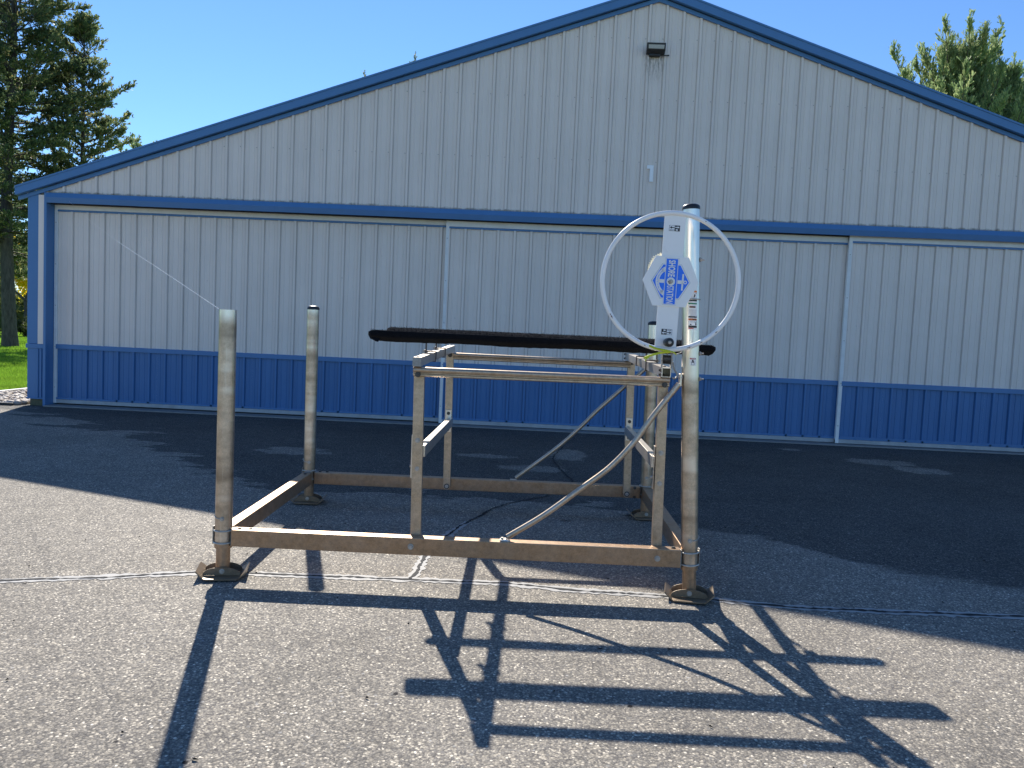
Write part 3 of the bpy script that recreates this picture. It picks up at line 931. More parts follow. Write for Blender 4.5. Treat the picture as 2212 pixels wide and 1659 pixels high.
# bolts on beams
def bolts(par, lst, mat='galv_bolt'):
    for c, ax, r, h in lst:
        mb = MB(); mb.hexbolt(c, ax, r, h); mb.build('bolt', mat, par)
bolts(bf, [((1.285, -0.043, 0.274), (0, -1, 0), 0.014, 0.016), ((2.952, -0.043, 0.272), (0, -1, 0), 0.014, 0.016)])
bolts(bf, [((0.11, 0.0, 0.331), (0, 0, 1), 0.011, 0.008), ((0.185, 0.0, 0.331), (0, 0, 1), 0.011, 0.008), ((3.065, 0.0, 0.337), (0, 0, 1), 0.012, 0.01)], 'bolt_dark')
bolts(bl, [((-0.004, 0.13, 0.328), (0, 0, 1), 0.011, 0.008), ((-0.043, 2.17, 0.308), (0, 0, 1), 0.011, 0.008)], 'bolt_dark')
bolts(bb, [((0.06, 2.33, 0.306), (0, 0, 1), 0.011, 0.01), ((0.13, 2.33, 0.307), (0, 0, 1), 0.011, 0.01), ((3.15, 2.287, 0.21), (0, -1, 0), 0.010, 0.01), ((3.15, 2.287, 0.30), (0, -1, 0), 0.010, 0.01)], 'bolt_dark')

# cradle legs: channels leaning a touch; front pair behind the near beam, rear pair before the far beam
def leg(x0, x1, y, z0, z1, w, dep, facing, label):
    """C channel: web faces the camera when facing=-1"""
    t_ = 0.006
    sx = (x1 - x0) / (z1 - z0)
    pr = [(-w / 2, 0), (w / 2, 0), (w / 2, dep), (w / 2 - t_, dep), (w / 2 - t_, t_), (-w / 2 + t_, t_), (-w / 2 + t_, dep), (-w / 2, dep)]
    mb = MB(); n_ = len(pr)
    V = []
    for z in (z0, z1):
        for px, py in pr:
            V.append((x0 + sx * (z - z0) + px, y + py, z))
    F = [(i, (i + 1) % n_, (i + 1) % n_ + n_, i + n_) for i in range(n_)]
    F += [(0, 5, 4, 3, 2, 1)[::1], (0, 7, 6, 5)]
    F += [tuple(i + n_ for i in f[::-1]) for f in ((0, 5, 4, 3, 2, 1), (0, 7, 6, 5))]
    mb.add(V, F)
    # rounded foot end
    rr = w / 2
    foot = [(-rr, 0.0), (rr, 0.0)] + [(rr * math.cos(a), -rr * math.sin(a)) for a in [math.pi * i / 10 for i in range(1, 10)]]
    mb.prism(foot, lambda x, z, d: (x0 + x, d, z0 + z), y, y + t_)
    o = mb.build('cradle_leg', 'alu_leg', lift, fix=True)
    o['label'] = label
    return o
LF = leg(1.3035, 1.286, 0.050, 0.25, 1.432, 0.070, 0.05, -1, 'near left cradle leg')
RF = leg(2.964, 2.945, 0.050, 0.25, 1.44, 0.064, 0.05, -1, 'near right cradle leg')
LB = leg(1.319, 1.300, 2.215, 0.245, 1.535, 0.068, 0.06, -1, 'far left cradle leg')
RB = leg(3.064, 3.040, 2.215, 0.25, 1.54, 0.068, 0.06, -1, 'far right cradle leg')
for o, x, zb, y, m_ in ((LB, 1.32, 0.245, 2.215, 'bolt_dark'), (RB, 3.064, 0.25, 2.215, 'bolt_dark')):
    MB().tube([(x, y, zb), (x, y - 0.008, zb)], 0.026, 20).build('washer', m_, o)
    mb = MB(); mb.hexbolt((x, y - 0.008, zb), (0, -1, 0), 0.012, 0.012); mb.build('bolt', 'galv_bolt', o)
bolts(LF, [((1.293, 0.05, 0.985), (0, -1, 0), 0.012, 0.01), ((1.296, 0.05, 0.79), (0, -1, 0), 0.011, 0.008)])
bolts(RF, [((2.953, 0.05, 0.975), (0, -1, 0), 0.012, 0.01), ((2.956, 0.05, 0.765), (0, -1, 0), 0.012, 0.008)])
bolts(LB, [((1.302, 2.215, 1.515), (0, -1, 0), 0.015, 0.012)], 'bolt_dark')
bolts(RB, [((3.041, 2.215, 1.52), (0, -1, 0), 0.015, 0.012)], 'bolt_dark')

# top rails: bulb-and-flange extrusion
def rail(x0, x1, y, zl, zr, name):
    pr = [(-0.004, -0.066), (0.004, -0.066), (0.010, -0.060), (0.010, -0.050), (0.006, -0.045), (0.006, -0.038)]
    pr += [(0.021 * math.cos(a), -0.021 + 0.021 * math.sin(a)) for a in [(-60 + 300 * i / 14) * math.pi / 180 for i in range(15)]]
    pr += [(-0.006, -0.038), (-0.006, -0.045), (-0.012, -0.050), (-0.012, -0.060)]
    pr = [(a * 1.3, b) for a, b in pr]
    mb = MB(); n_ = len(pr)
    V = [(x0, y + p[0], zl + p[1]) for p in pr] + [(x1, y + p[0], zr + p[1]) for p in pr]
    F = [(i, i + n_, (i + 1) % n_ + n_, (i + 1) % n_) for i in range(n_)] + [tuple(range(n_)), tuple(range(2 * n_ - 1, n_ - 1, -1))]
    mb.add(V, F)
    return mb.build(name, 'alu_leg', lift, fix=True, autosmooth=True)
rf = rail(1.25, 2.978, 0.030, 1.489, 1.496, 'cradle_rail')
rb = rail(1.335, 3.03, 2.20, 1.541, 1.538, 'cradle_rail')
bolts(rf, [((1.283, 0.014, 1.437), (0, -1, 0), 0.013, 0.012), ((2.945, 0.014, 1.443), (0, -1, 0), 0.013, 0.012)], 'bolt_dark')

# cross beams (square tubes front to back)
def square_tube(p0, p1, w, h, name, mat, open_near=False):
    a, b = Vector(p0), Vector(p1)
    d = (b - a).normalized()
    s = d.cross(Vector((0, 0, 1))).normalized(); u_ = s.cross(d)
    mb = MB()
    def ringv(p, ww, hh):
        return [p - s * ww / 2 - u_ * hh / 2, p + s * ww / 2 - u_ * hh / 2, p + s * ww / 2 + u_ * hh / 2, p - s * ww / 2 + u_ * hh / 2]
    V = ringv(a, w, h) + ringv(b, w, h)
    F = [(i, (i + 1) % 4, (i + 1) % 4 + 4, i + 4) for i in range(4)] + [(4, 5, 6, 7)]
    if open_near:
        V += ringv(a, w - 0.010, h - 0.010) + ringv(a + d * 0.3, w - 0.010, h - 0.010)
        F += [(i, i + 8, (i + 1) % 4 + 8, (i + 1) % 4) for i in range(4)]
        F += [(i + 8, i + 12, (i + 1) % 4 + 12, (i + 1) % 4 + 8) for i in range(4)] + [(15, 14, 13, 12)]
    else:
        F += [(3, 2, 1, 0)]
    mb.add(V, F)
    return mb.build(name, mat, lift, bevel=0.0035 if not open_near else 0.0, seg=2, fix=not open_near)
cl = square_tube((1.275, -0.005, 1.522), (1.315, 2.26, 1.579), 0.056, 0.062, 'cross_beam', 'alu_clean')
cr = square_tube((2.948, -0.005, 1.527), (3.012, 2.26, 1.579), 0.062, 0.064, 'cross_beam', 'alu_clean', True)
MB().box(1.2462, 1.3038, -0.011, -0.004, 1.4905, 1.5535).build('end_cap', 'pulley_grey', cl, bevel=0.003, seg=1)
bolts(cl, [((1.275, 0.05, 1.554), (0, 0, 1), 0.010, 0.007), ((1.313, 2.18, 1.61), (0, 0, 1), 0.010, 0.007)])
bolts(cr, [((2.953, 0.10, 1.561), (0, 0, 1), 0.010, 0.007), ((2.915, 0.03, 1.54), (-1, 0, 0), 0.008, 0.012), ((2.975, 2.2, 1.60), (-1, 0, 0), 0.008, 0.012), ((2.975, 2.2, 1.56), (-1, 0, 0), 0.008, 0.012), ((2.915, 0.03, 1.51), (-1, 0, 0), 0.008, 0.012)], 'bolt_dark')

# lower braces with their angle brackets
for (xa, xb, lf, lb, s) in ((1.318, 1.330, LF, LB, 1), (2.925, 3.03, RF, RB, -1)):
    a = Vector((xa, 0.095, 0.905)); b = Vector((xb, 2.205, 0.875))
    d = (b - a).normalized(); sd = d.cross(Vector((0, 0, 1))).normalized() * 0.024; uu = Vector((0, 0, 0.04))
    mb = MB(); mb.hexa([a - sd - uu, a + sd - uu, b + sd - uu, b - sd - uu, a - sd + uu, a + sd + uu, b + sd + uu, b - sd + uu])
    mb.build('cradle_brace', 'alu_clean', lift, bevel=0.004, fix=True)
    xm = 1.310 if s == 1 else 3.05
    MB().box(xm - 0.031, xm + 0.031, 2.205, 2.213, 0.77, 0.99).build('angle_bracket', 'alu_clean', lb, bevel=0.003, seg=1)
    bolts(lb, [((xm, 2.205, 0.955), (0, -1, 0), 0.011, 0.01), ((xm, 2.205, 0.80), (0, -1, 0), 0.011, 0.01)], 'bolt_dark')
    xm2 = 1.262 if s == 1 else 2.918
    MB().box(xm2 - 0.012 if s == 1 else xm2 - 0.006, xm2 + 0.0, 0.062, 0.11, 0.72, 1.02).build('angle_bracket', 'alu_clean', lf, bevel=0.003, seg=1)
    bolts(lf, [((xm2 - 0.008, 0.09, 0.80), (-1, 0, 0), 0.009, 0.014)])

# diagonal pipe braces
def smooth_pts(P, n=8):
    P = [Vector(p) for p in P]; out = []
    Q = [P[0] * 2 - P[1]] + P + [P[-1] * 2 - P[-2]]
    for i in range(1, len(Q) - 2):
        p0, p1, p2, p3 = Q[i - 1], Q[i], Q[i + 1], Q[i + 2]
        for k in range(n):
            t_ = k / n
            out.append(0.5 * ((2 * p1) + (-p0 + p2) * t_ + (2 * p0 - 5 * p1 + 4 * p2 - p3) * t_ ** 2 + (-p0 + 3 * p1 - 3 * p2 + p3) * t_ ** 3))
    out.append(P[-1])
    return out
pd = smooth_pts([(1.935, -0.005, 0.362), (2.17, -0.012, 0.52), (2.40, -0.016, 0.705), (2.60, -0.018, 0.87), (2.755, -0.02, 1.05), (2.875, -0.02, 1.235), (3.035, -0.012, 1.455)])
d1 = MB().tube(pd, 0.0195, 14).build('diagonal_brace', 'alu_pipe', lift, autosmooth=True)
d1['label'] = 'bent diagonal pipe on the near side'
MB().hexa([(1.885, -0.03, 0.337), (1.955, -0.03, 0.337), (1.955, 0.02, 0.337), (1.885, 0.02, 0.337), (1.885, -0.03, 0.345), (1.925, -0.026, 0.349), (1.925, 0.016, 0.349), (1.885, 0.02, 0.345)]).build('flattened_end', 'alu_clean', d1, fix=True)
bolts(d1, [((1.90, -0.005, 0.345), (0, 0, 1), 0.010, 0.012), ((3.05, -0.015, 1.50), (-1, -0.2, 0), 0.011, 0.02)])
MB().box(3.035, 3.052, -0.03, 0.02, 1.44, 1.525).build('flattened_end', 'alu_clean', d1, bevel=0.004, seg=1)
pd = smooth_pts([(1.985, 2.33, 0.335), (2.38, 2.32, 0.66), (2.60, 2.32, 0.875), (2.78, 2.32, 1.07), (3.20, 2.33, 1.47)])
d2 = MB().tube(pd, 0.0195, 12).build('diagonal_brace', 'alu_pipe', lift, autosmooth=True)
d2['label'] = 'bent diagonal pipe on the far side'
MB().box(1.93, 2.0, 2.31, 2.35, 0.312, 0.322).build('flattened_end', 'alu_clean', d2, bevel=0.003, seg=1)

# bunks: carpeted boards tilted into a V
def bunk(x0, x1, yc, zc, tilt, w, th, label, seed):
    rnd = random.Random(seed)
    # rounded rectangle cross-section in (y, z)
    prof = []
    for (cy, cz, a0) in ((w / 2, th / 2, 0), (-w / 2, th / 2, 90), (-w / 2, -th / 2, 180), (w / 2, -th / 2, 270)):
        r_ = 0.016
        for k in range(4):
            an = R(a0 + 30 * k)
            prof.append((math.copysign(abs(cy) - r_, cy) + r_ * math.cos(an), math.copysign(abs(cz) - r_, cz) + r_ * math.sin(an)))
    ct, st = math.cos(tilt), math.sin(tilt)
    n_ = len(prof); ns = 90
    V = []; F = []
    for i in range(ns + 1):
        f = i / ns; x = x0 + (x1 - x0) * f
        e = min(f, 1 - f) * (x1 - x0)
        sc = 1.0 if e > 0.035 else (0.55 + 0.45 * math.sqrt(max(0, 1 - ((0.035 - e) / 0.035) ** 2)))
        droop = 0.0035 * math.sin(x * 7.3 + seed) + rnd.uniform(-0.0016, 0.0016)
        for (py, pz) in prof:
            j = 0.0012 * rnd.uniform(-1, 1)
            zz = pz * sc + j + (droop - 0.004 if pz < 0 else 0)
            yy = py * (0.7 + 0.3 * sc)
            V.append((x, yc + yy * ct - zz * st, zc + yy * st + zz * ct))
    for i in range(ns):
        for k in range(n_):
            j = (k + 1) % n_
            F.append((i * n_ + k, i * n_ + j, (i + 1) * n_ + j, (i + 1) * n_ + k))
    F += [tuple(range(n_))[::-1], tuple(ns * n_ + k for k in range(n_))]
    o = mesh_obj('bunk', V, F, 'carpet', lift, True)
    o['label'] = label
    # fibres standing off the carpet
    m_ = 9000
    rg = np.random.default_rng(seed)
    xs = x0 + 0.01 + (x1 - x0 - 0.02) * rg.random(m_)
    ed = rg.integers(0, 3, m_)
    py = np.where(ed == 0, (rg.random(m_) - 0.5) * w, np.where(ed == 1, -w / 2, w / 2))
    pz = np.where(ed == 0, th / 2, (rg.random(m_) - 0.5) * th)
    ny = np.where(ed == 0, 0, np.where(ed == 1, -1.0, 1.0)) + rg.normal(0, 0.5, m_); nz = np.where(ed == 0, 1.0, 0.0) + rg.normal(0, 0.5, m_)
    ln = 0.003 + 0.006 * rg.random(m_)
    Vv = np.zeros((m_, 3, 3))
    def put(k, dx, dy, dz):
        Vv[:, k, 0] = xs + dx; Y = py + dy; Z = pz + dz
        Vv[:, k, 1] = yc + Y * ct - Z * st; Vv[:, k, 2] = zc + Y * st + Z * ct
    put(0, -0.0012, 0, 0); put(1, 0.0012, 0, 0); put(2, rg.normal(0, 0.003, m_), ny * ln, nz * ln)
    tag(big_mesh('carpet_fibres', Vv.reshape(-1, 3), np.arange(3 * m_).reshape(-1, 3), 'carpet', o), kind='stuff')
    return o
bn = bunk(0.815, 3.435, 0.70, 1.684, R(-20), 0.12, 0.05, 'near bunk, leaning away from the camera', 3)
bfar = bunk(0.84, 3.40, 1.31, 1.716, R(20), 0.12, 0.046, 'far bunk, leaning towards the camera', 8)
# loose carpet flap under the near left end
mb = MB(); mb.add([(0.835, 0.655, 1.668), (0.905, 0.655, 1.664), (0.900, 0.647, 1.648), (0.868, 0.643, 1.640), (0.893, 0.644, 1.633), (0.85, 0.65, 1.655)], [(0, 1, 2, 3, 5), (2, 4, 3)])
mb.build('carpet_flap', 'carpet', bn)

# bunk brackets
def bracket(xc, yc, ztop_beam, zb, side, cb, w, h):
    mb = MB()
    xr = xc + side * 0.044
    mb.tube([(xr, yc, ztop_beam - 0.005), (xr, yc, zb)], 0.0065, 10)
    o = mb.build('bunk_bracket', 'ubolt_steel', lift)
    zc = ztop_beam - h / 2
    ww = w / 2 + 0.006; hh = h / 2 + 0.006
    for dy in (0.0,):
        P = [(xr, yc + dy, zc + hh), (xc - side * ww, yc + dy, zc + hh), (xc - side * ww, yc + dy, zc - hh), (xr, yc + dy, zc - hh)]
        MB().tube(P, 0.0058, 8).build('u_bolt', 'ubolt_steel', o)
    mb = MB(); mb.hexbolt((xr + side * 0.002, yc, zc + hh), (side, 0, 0), 0.009, 0.02); mb.hexbolt((xr + side * 0.002, yc, zc - hh), (side, 0, 0), 0.009, 0.02)
    mb.build('nut', 'galv_bolt', o)
    MB().box(xr - 0.006, xr + 0.006, yc - 0.02, yc + 0.02, zc - hh - 0.01, zc + hh + 0.01).build('clamp_plate', 'ubolt_steel', o, bevel=0.002, seg=1)
    MB().box(xr - 0.035, xr + 0.035, yc - 0.03, yc + 0.03, zb - 0.008, zb - 0.002).build('bunk_plate', 'ubolt_steel', o, bevel=0.002, seg=1)
zb_at = lambda y, z0: z0 + 0.0252 * y
bracket(1.289, 0.74, zb_at(0.74, 1.5535), 1.658, -1, cl, 0.056, 0.062)
bracket(1.301, 1.36, zb_at(1.36, 1.5535), 1.69, -1, cl, 0.056, 0.062)
bracket(2.972, 0.76, zb_at(0.76, 1.560), 1.658, 1, cr, 0.062, 0.064)
bracket(2.990, 1.36, zb_at(1.36, 1.560), 1.69, 1, cr, 0.062, 0.064)

# ------------------------------------------------------------------ winch and wheel
WC = Vector((2.893, -0.25, 2.113))
WT = R(-1.2)            # wheel plate turned so that its top leans left
def W(x, y, d=0.0):    # wheel plane coordinates -> lift coordinates ; d towards the camera
    return (WC.x + x * math.cos(WT) - y * math.sin(WT), WC.y - d, WC.z + x * math.sin(WT) + y * math.cos(WT))
# x right, y up in the wheel plane; WT positive turns counter-clockwise (top goes left)
mb = MB()
mb.tube([W(0.430 * math.cos(a), 0.430 * math.sin(a), 0.0) for a in [2 * math.pi * i / 96 for i in range(96)]], 0.0152, 12, False, True)
wheel = mb.build('winch_wheel', 'white_paint', lift, smooth=True)
wheel['label'] = 'big white winch wheel on the tall post'
mb = MB(); mb.prism([(-0.0675, -0.425), (0.0675, -0.425), (0.0675, 0.425), (-0.0675, 0.425)], W, 0.0, -0.006)
mb.build('spoke_plate', 'white_paint', wheel, fix=True)
hexp = [(-0.178, 0.0), (-0.104, -0.157), (0.104, -0.157), (0.178, 0.0), (0.104, 0.157), (-0.104, 0.157)]
mb = MB(); mb.prism(hexp, W, 0.008, 0.0005)
hubp = mb.build('hub_plate', 'white_paint', wheel, fix=True, bevel=0.0015, seg=1)

def flat(name, polys, mat, parent, d, fn=W):
    mb = MB()
    for p in polys:
        mb.add([fn(x, y, d) for x, y in p], [tuple(range(len(p)))])
    o = mb.build(name, mat, parent)
    return o
def rect(x0, y0, x1, y1): return [(x0, y0), (x1, y0), (x1, y1), (x0, y1)]
# badge: silver outline, blue hexagon, banner, anchor
bw, bh = 0.036, 0.142
hx = 0.115
out = [(-hx - 0.010, 0), (-0.060, -0.112), (-bw - 0.008, -0.112), (-bw - 0.008, -bh - 0.006), (bw + 0.008, -bh - 0.006), (bw + 0.008, -0.112), (0.060, -0.112), (hx + 0.010, 0), (0.060, 0.112), (bw + 0.008, 0.112), (bw + 0.008, bh + 0.006), (-bw - 0.008, bh + 0.006), (-bw - 0.008, 0.112), (-0.060, 0.112)]
badge = flat('badge', [out], 'decal_silver', wheel, 0.0092)
inset = [(x * 0.965 if abs(x) > 0.05 else x, y * 0.985) for x, y in out]
flat('badge_ground', [inset], 'decal_white', badge, 0.0098)
flat('badge_field', [[(-hx, 0), (-0.054, -0.104), (-bw - 0.004, -0.104), (-bw - 0.004, 0.104), (-0.054, 0.104)], [(hx, 0), (0.054, 0.104), (bw + 0.004, 0.104), (bw + 0.004, -0.104), (0.054, -0.104)]], 'decal_blue', badge, 0.0104)
flat('badge_banner', [rect(-bw, -bh, bw, bh)], 'decal_blue', badge, 0.0107)
# anchor lies on its side: ring at the right, flukes at the left
def arcband(cx, cy, r0, r1, a0, a1, n=18):
    return [[(cx + r0 * math.cos(a0 + (a1 - a0) * i / n), cy + r0 * math.sin(a0 + (a1 - a0) * i / n)), (cx + r1 * math.cos(a0 + (a1 - a0) * i / n), cy + r1 * math.sin(a0 + (a1 - a0) * i / n)),
             (cx + r1 * math.cos(a0 + (a1 - a0) * (i + 1) / n), cy + r1 * math.sin(a0 + (a1 - a0) * (i + 1) / n)), (cx + r0 * math.cos(a0 + (a1 - a0) * (i + 1) / n), cy + r0 * math.sin(a0 + (a1 - a0) * (i + 1) / n))] for i in range(n)]
acx = 0.002
arm = arcband(acx, 0, 0.076, 0.098, R(180 - 56), R(180 + 56))
fl1 = [(-0.041, 0.092), (-0.038, 0.060), (-0.052, 0.055), (-0.066, 0.075)]
fl2 = [(x, -y) for x, y in fl1][::-1]
anchor = arm + [fl1, fl2, rect(-0.078, -0.011, -bw - 0.006, 0.011)]
flat('anchor_stock', [rect(bw + 0.006, -0.011, 0.078, 0.011), [(0.068, -0.052), (0.079, -0.052), (0.081, 0.052), (0.070, 0.052)]], 'decal_white', badge, 0.0110)
flat('anchor_flukes', anchor, 'decal_white', badge, 0.0110)
flat('anchor_ring', arcband(0.091, 0.0, 0.006, 0.0115, 0, 2 * math.pi, 20), 'decal_white', badge, 0.0110)
# lettering reads downwards (turned a quarter clockwise)
def letters(s, w, h, cx, cy, rot, mat, parent, d, bold=0.02, fn=W, name='lettering'):
    vs, fs = text_geom(s, w, h, bold)
    c_, s_ = math.cos(rot), math.sin(rot)
    mb = MB(); mb.add([fn(cx + x * c_ - y * s_, cy + x * s_ + y * c_, d) for x, y in vs], fs)
    return mb.build(name, mat, parent)
letters('SHORE', 0.104, 0.044, 0.0, 0.082, R(-90), 'decal_white', badge, 0.0114, 0.03)
letters('STATION', 0.112, 0.044, 0.0, -0.083, R(-90), 'decal_white', badge, 0.0114, 0.02)
# tiny maker line along the anchor arm
line = 'MIDWEST INDUSTRIES, INC. IDA GROVE, IOWA'
mbt = MB()
for i, ch in enumerate(line):
    if ch == ' ': continue
    an = R(180 - 46) + R(92) * i / (len(line) - 1)
    vs, fs = text_geom(ch, 0.0030 if ch not in 'I.,' else 0.001, 0.007 if ch not in '.,' else 0.0015, 0.0)
    rr = 0.087; px, py = acx + rr * math.cos(an), rr * math.sin(an)
    ro = an - R(270) + R(180)
    c_, s_ = math.cos(ro), math.sin(ro)
    mbt.add([W(px + x * c_ - y * s_, py + x * s_ + y * c_, 0.0116) for x, y in vs], fs)
mbt.build('maker_line', 'decal_blue', badge)
# hub: white disc, rust, bolt
def disc(r_, n=28): return [(r_ * math.cos(2 * math.pi * i / n), r_ * math.sin(2 * math.pi * i / n)) for i in range(n)]
flat('hub_disc', [disc(0.0265)], 'decal_white', wheel, 0.0120)
flat('rust_ring', [[(x * (1 + 0.18 * math.sin(5 * i)) - 0.004, y * (1 + 0.15 * math.cos(3 * i)) - 0.003) for i, (x, y) in enumerate(disc(0.0125))]], 'rust', wheel, 0.0124)
mb = MB(); mb.tube([W(0.0, 0, 0.012), W(0.0, 0, 0.016)], 0.0135, 20); mb.tube([W(0, 0, 0.016), W(0, 0, 0.026)], 0.0095, 6); mb.tube([W(0, 0, 0.026), W(0, 0, 0.034)], 0.006, 12)
mb.build('hub_bolt', 'galv_bolt', wheel)
# direction stickers (white half with a black arrow, black half with a white arrow)
def sticker(cx, cy, flip):
    s = -1 if flip else 1
    fn = lambda x, y, d: W(cx + s * x, cy + s * y, d)
    b = flat('direction_sticker', [rect(-0.035, -0.018, 0.033, 0.018)], 'decal_black', wheel, 0.0016, fn)
    flat('sticker_white', [rect(-0.0335, -0.0165, -0.001, 0.0165)], 'decal_white', b, 0.0020, fn)
    flat('arrow', [[(-0.032, 0.004), (-0.018, 0.0125), (-0.018, 0.0065), (-0.003, 0.0065), (-0.003, 0.0015), (-0.018, 0.0015), (-0.018, -0.0045)]], 'decal_black', b, 0.0024, fn)
    flat('arrow', [[(0.031, 0.006), (0.018, -0.001), (0.018, 0.003), (0.003, 0.003), (0.003, 0.009), (0.018, 0.009), (0.018, 0.014)]], 'decal_white', b, 0.0024, fn)
    flat('boat_mark', [[(0.006, -0.006), (0.014, -0.005), (0.022, -0.008), (0.020, -0.014), (0.008, -0.014)]], 'decal_white', b, 0.0024, fn)
    letters('DOWN' if False else 'LOWER', 0.026, 0.0065, -0.017, -0.0115, math.pi, 'decal_black', b, 0.0024, 0.02, fn)
sticker(0.0, 0.335, False)
sticker(0.0, -0.318, True)
# crank knob
mb = MB(); mb.tube([W(0.005, -0.384, 0.0), W(0.005, -0.384, 0.02), W(0.005, -0.384, 0.095), W(0.005, -0.384, 0.105), W(0.005, -0.384, 0.108)], [0.020, 0.026, 0.029, 0.026, 0.018], 28)
kn = mb.build('crank_knob', 'black_plastic', wheel, autosmooth=True)
mb = MB(); mb.tube([W(0.005, -0.384, 0.108), W(0.005, -0.384, 0.116), W(0.005, -0.384, 0.118)], [0.011, 0.010, 0.006], 16)
mb.build('knob_bolt', 'galv_bolt', kn)
# chipped paint on the rim
for a, l_ in ((214, 5.0), (316, 3.0), (301, 2.4), (290, 4.0), (252, 1.5), (64, 1.2)):
    pts = []
    n_ = 6
    V = []; F = []
    for i in range(n_ + 1):
        an = R(a - l_ / 2 + l_ * i / n_)
        wdt = 0.0035 * math.sin(math.pi * (0.08 + 0.84 * i / n_)) * (0.7 + 0.5 * math.sin(i * 2.1 + a))
        for s in (-1, 1):
            rr = 0.430 + 0.002 + s * wdt
            V.append(W(rr * math.cos(an), rr * math.sin(an), math.sqrt(max(0, 0.0152 ** 2 - (rr - 0.43) ** 2)) + 0.0006))
        if i: F.append((2 * i - 2, 2 * i - 1, 2 * i + 1, 2 * i))
    mesh_obj('paint_chip', V, F, 'rust', wheel)

# winch behind the wheel
mb = MB()
n_ = 44; GC = (-0.032, 0.078); GR = 0.112
gp = []
for i in range(n_ * 2):
    an = math.pi * i / n_
    rr = GR if i % 2 else GR - 0.009
    gp += [(GC[0] + rr * math.cos(an - 0.012), GC[1] + rr * math.sin(an - 0.012)), (GC[0] + rr * math.cos(an + 0.012), GC[1] + rr * math.sin(an + 0.012))]
mb.prism(gp, W, -0.045, -0.058)
winch = mb.build('winch', 'winch_zinc', lift, fix=True)
winch['label'] = 'zinc brake winch behind the wheel'
MB().tube([W(GC[0], GC[1], -0.060), W(GC[0], GC[1], -0.064)], 0.100, 40).build('flange', 'winch_zinc', winch)
MB().tube([W(GC[0], GC[1], -0.06), W(GC[0], GC[1], -0.17)], 0.045, 32).build('drum', 'galv_ring', winch, autosmooth=True)
MB().tube([W(GC[0], GC[1], -0.17), W(GC[0], GC[1], -0.176)], 0.09, 40).build('flange', 'winch_zinc', winch)
MB().tube([W(0, 0, 0.0), W(0, 0, -0.2)], 0.012, 16).build('shaft', 'galv_bolt', winch)
mb = MB(); mb.prism([(-0.09, -0.08), (0.14, -0.08), (0.14, 0.11), (0.06, 0.13), (-0.09, 0.10)], W, -0.07, -0.075); mb.prism([(-0.09, -0.08), (0.14, -0.08), (0.14, 0.11), (0.06, 0.13), (-0.09, 0.10)], W, -0.180, -0.185)
mb.build('side_plate', 'winch_zinc', winch, fix=True)
mb = MB(); mb.prism([(0.085, 0.085), (0.125, 0.085), (0.125, 0.135), (0.085, 0.135)], W, -0.05, -0.20); mb.build('mount_bracket', 'galv_ring', winch, bevel=0.004, fix=True)
for zz in (2.02,):
    xp = XFR(zz)
    MB().ring((xp, 0, zz), (-0.054, 0, 1), PR + 0.005, 0.0045, 32, 8).build('clamp_ring', 'galv_ring', winch, smooth=True)
for zz in (2.285, 1.665, 1.495):
    xp = XFR(zz) + PR
    mb = MB(); mb.tube([(xp - 0.005, -0.01, zz), (xp + 0.03, -0.01, zz)], 0.005, 8); mb.hexbolt((xp, -0.01, zz), (1, 0, 0), 0.011, 0.014)
    mb.build('bolt', 'galv_bolt', post_fr)

# warning labels wrapped on the tall post
def on_post(x, z, d):    # x across the face (arc length), z height
    zz = z
    th = (x / PR)
    c = XFR(zz)
    r_ = PR + 0.0006 + d
    return (c + r_ * math.sin(th + PHI), -r_ * math.cos(th + PHI), zz)
PHI = R(2)
def wrap(name, rects, mat, parent, d):
    mb = MB()
    for (x0, z0, x1, z1) in rects:
        n_ = max(1, int(abs(x1 - x0) / 0.006))
        V = []; F = []
        for i in range(n_ + 1):
            x = x0 + (x1 - x0) * i / n_
            V += [on_post(x, z0, d), on_post(x, z1, d)]
            if i: F.append((2 * i - 2, 2 * i, 2 * i + 1, 2 * i - 1))
        mb.add(V, F)
    return mb.build(name, mat, parent)
rn = random.Random(4)
lab = wrap('warning_label', [(-0.030, 1.8190, 0.030, 2.1020)], 'decal_white', post_fr, 0.0)
lines = []
zt_ = 1.9520
for i in range(15):
    x1 = 0.027 - (rn.random() * 0.02 if rn.random() < 0.35 else 0.001)
    lines.append((-0.026 + (0.007 if 4 < i < 9 else 0), zt_ - 0.0018, x1, zt_)); zt_ -= 0.0058
wrap('print_lines', lines, 'decal_grey', lab, 0.0004)
for rc in ((-0.029, 1.8990, 0.029, 1.9090), (-0.029, 1.8330, 0.029, 1.8470), (-0.027, 2.0070, 0.029, 2.0250)):
    wrap('print_block', [rc], 'decal_black', lab, 0.0004)
for rc in ((-0.029, 1.8810, 0.029, 1.8940), (-0.004, 2.0650, 0.029, 2.0770)):
    wrap('orange_band', [rc], 'decal_orange', lab, 0.0005)
wrap('green_band', [(-0.029, 1.9870, 0.029, 1.9960)], 'decal_green', lab, 0.0005)
wrap('red_line', [(-0.029, 1.8250, 0.005, 1.8320)], 'decal_red', lab, 0.0005)
wrap('picture_frame', [(-0.029, 1.8500, -0.0275, 1.8780), (0.0275, 1.8500, 0.029, 1.8780)], 'decal_black', lab, 0.0005)
letters('WARNING', 0.034, 0.0095, 0.007, 1.8875, 0, 'decal_black', lab, 0.0009, 0.03, on_post)
letters('A', 0.010, 0.010, -0.018, 1.8875, 0, 'decal_black', lab, 0.0009, 0.08, on_post, 'warning_triangle')
def post_poly(name, polys, mat, d, par=lab):
    mb = MB()
    for p in polys: mb.add([on_post(x, z, d) for x, z in p], [tuple(range(len(p)))])
    return mb.build(name, mat, par)
